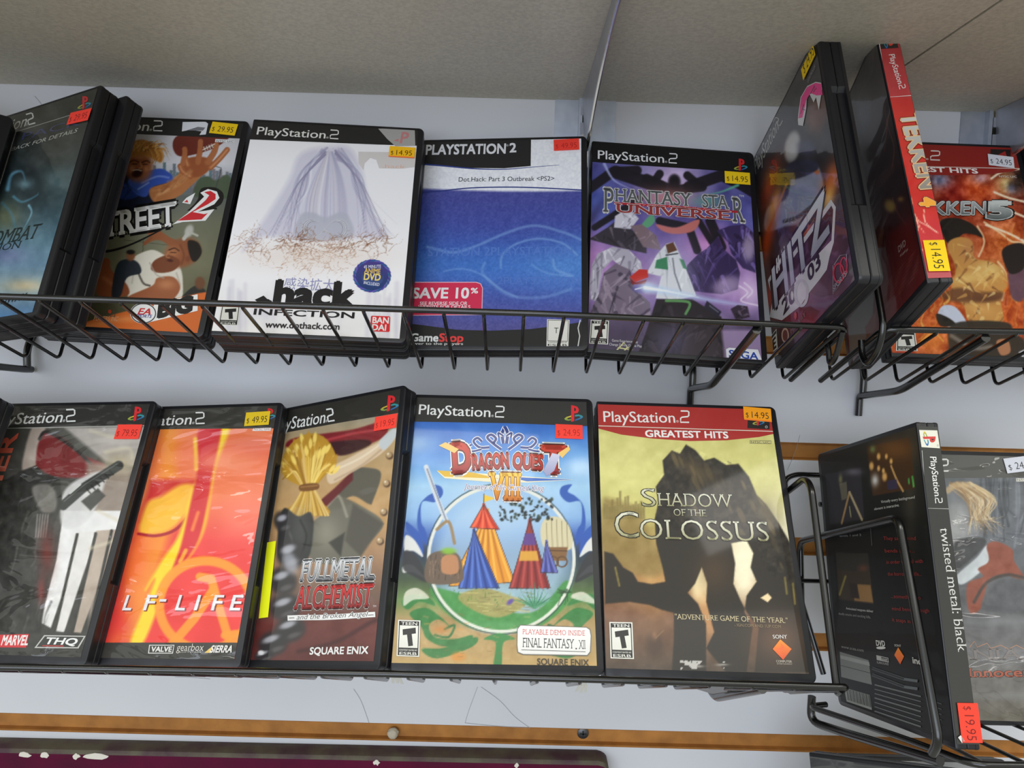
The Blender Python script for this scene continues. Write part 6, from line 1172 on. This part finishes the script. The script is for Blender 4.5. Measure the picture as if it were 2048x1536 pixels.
    for st, p, q in (('They say a mind', (878, 1092), (1150, 1092)), ('bends at its...', (890, 1196), (1140, 1196)), ('in order to deal with', (904, 1292), (1210, 1284)), ('the horrors of life...', (914, 1390), (1200, 1392))): a.txt(st, p, q, 30, RD)
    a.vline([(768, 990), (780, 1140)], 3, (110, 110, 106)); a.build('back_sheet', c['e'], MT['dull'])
    s = spine(c, (46, 45, 42)).frame(1560, 820, 4.197)
    s.grad([(100, (50, 48, 44)), (330, (42, 41, 38)), (900, (36, 35, 33)), (2800, (42, 40, 37))])
    s.vpoly([(1166, 168), (1318, 172), (1340, 322), (1186, 312)], (226, 222, 206)); ps_logo(s, 1252, 238, 90, (.1, 1), (1, -.02), 1.0, (206, 52, 48)); s.ring(1322, 298, 6, 7, 2, (60, 60, 60))
    s.vline([(1190, 340), (1226, 824), (1420, 830)], 4, (196, 194, 188)); wordmark(s, (1256, 392), (1302, 786), 56, (230, 228, 222))
    s.txt('twisted metal: black', (1338, 990), (1492, 2030), 74, (206, 204, 198), bold=-.004, serif=.04)
    s.frame(1560, 1140, 3.879); s.build('spine_sheet', c['e'], MT['film'])
    sticker(c, s, [(1524, 1030), (1558, 1340), (1404, 1336), (1366, 1028)], (252, 66, 46), '$ 19.95', (120, 30, 26), tb=(.08, .94, .72))
    st = sticker(c, s, [(1400, 1302), (1420, 1338), (1404, 1340), (1372, 1296)], (214, 212, 206), None, name='sticker_remnant')
cover_O()

# ---- P: grey cover with golden strands, far right of the lower row
def cover_P():
    c = make_case(POSE['P'], 'grey film-wrapped game case with golden strands and a rust ornament, behind the spine-out black case', group=G4)
    a = front(c, (104, 104, 106)).frame(1860, 880, 2.56)
    a.grad([(40, (84, 82, 78)), (180, (96, 98, 102)), (480, (104, 106, 112)), (800, (92, 92, 94)), (1100, (110, 108, 108)), (1400, (104, 98, 88))])
    r = random.Random(5)
    for k in range(30): x = r.uniform(250, 620); a.line([(x, 190), (x + r.uniform(-20, 20), 330), (x + r.uniform(-30, 30), r.uniform(380, 560))], r.uniform(4, 14), r.choice([(70, 74, 80), (128, 132, 140), (58, 60, 64)]), 7, .6, True)
    a.blob(140, 430, 90, 120, (176, 174, 170), .8); a.poly([(130, 700), (240, 600), (290, 540), (300, 620), (240, 690), (160, 740)], (196, 200, 202), 10, 1, True); a.poly([(130, 520), (260, 500), (280, 540), (150, 660), (130, 640)], (62, 62, 64), 12, 1, True)
    for k in range(60):
        x0 = r.uniform(100, 240); y0 = r.uniform(215, 250); e = r.random()
        a.line([(x0, y0), (x0 + 60 + 60 * e, y0 + 70), (200 + 120 * e, 400), (180 + 220 * e, 430 + r.uniform(-40, 60))], r.uniform(4, 12), r.choice([(176, 146, 104), (206, 180, 136), (140, 108, 72), (224, 202, 164)]), 6, .75, True, True)
    a.line([(90, 260), (130, 230), (190, 230)], 30, (190, 160, 116), 12, .8, True)
    RU = (140, 74, 56)
    a.poly([(290, 540), (340, 520), (420, 560), (430, 620), (481, 700), (470, 720), (380, 690), (300, 720), (260, 860), (200, 880), (190, 740), (270, 700), (245, 660), (300, 620)], RU, 8, 1, True); a.line([(225, 830), (290, 730), (400, 690), (520, 720)], 16, (66, 54, 50), 8, .9, True); a.poly([(280, 870), (320, 750), (420, 710), (620, 740), (620, 870)], (84, 84, 88), 16, .9, True)
    a.noise(40, 34, 81)
    for y, h_ in ((930, 26), (1110, 30), (1310, 24)): a.blob(420, y, 260, h_, (150, 152, 156), .35)  # pale bands of film glare painted into the sheet's colour
    a.vpoly([(-400, 52), (700, 20), (700, 190), (-400, 200)], (82, 80, 76)); wordmark(a, (-330, 166), (96, 162), 60, (226, 222, 216)); a.vpoly([(440, 196), (560, 194), (560, 212), (440, 213)], (206, 202, 190)); a.txt('NTSC U/C', (446, 210), (552, 209), 12, (90, 90, 86))
    o = [(.05, (60, 50, 48))]
    a.vline([(200, 1062), (225, 1030), (240, 1060), (290, 1040), (310, 1066), (360, 1050), (400, 1070), (440, 1050), (480, 1070), (560, 1050)], 4, (176, 130, 106)); a.txt('CASTLEVANIA', (-470, 1132), (480, 1122), 54, (128, 122, 120), serif=.08, out=[(.02, (120, 108, 102))])  # title kept low in contrast, the glare over it put into its colour
    a.txt('Lament of Innocence', (-260, 1216), (620, 1210), 44, (170, 92, 72), bold=.02, serif=.05, out=o)
    a.build('cover_sheet', c['e'], MT['crumpled'])
    sticker(c, a, [(378, 96), (540, 76), (552, 152), (392, 172)], WHT, '$ 24.95', (56, 54, 60))
cover_P()

# ---- tops of the next row below
for pose, lab, base in ((from_corner(1690, 1511, .552, .42, .02, -1), 'pale grey film-wrapped game case, its top just showing at the bottom edge', (150, 150, 154)), (from_corner(1617, 1504, .535, .42, -.75, -1), 'dark game case top at the bottom edge, left of the pale grey case', (58, 58, 60))):
    c = make_case(pose, lab, group='game cases in the next row below'); a = front(c, base, .002); a.noise(60, 40, 5); a.build('cover_sheet', c['e'], MT['crumpled'])
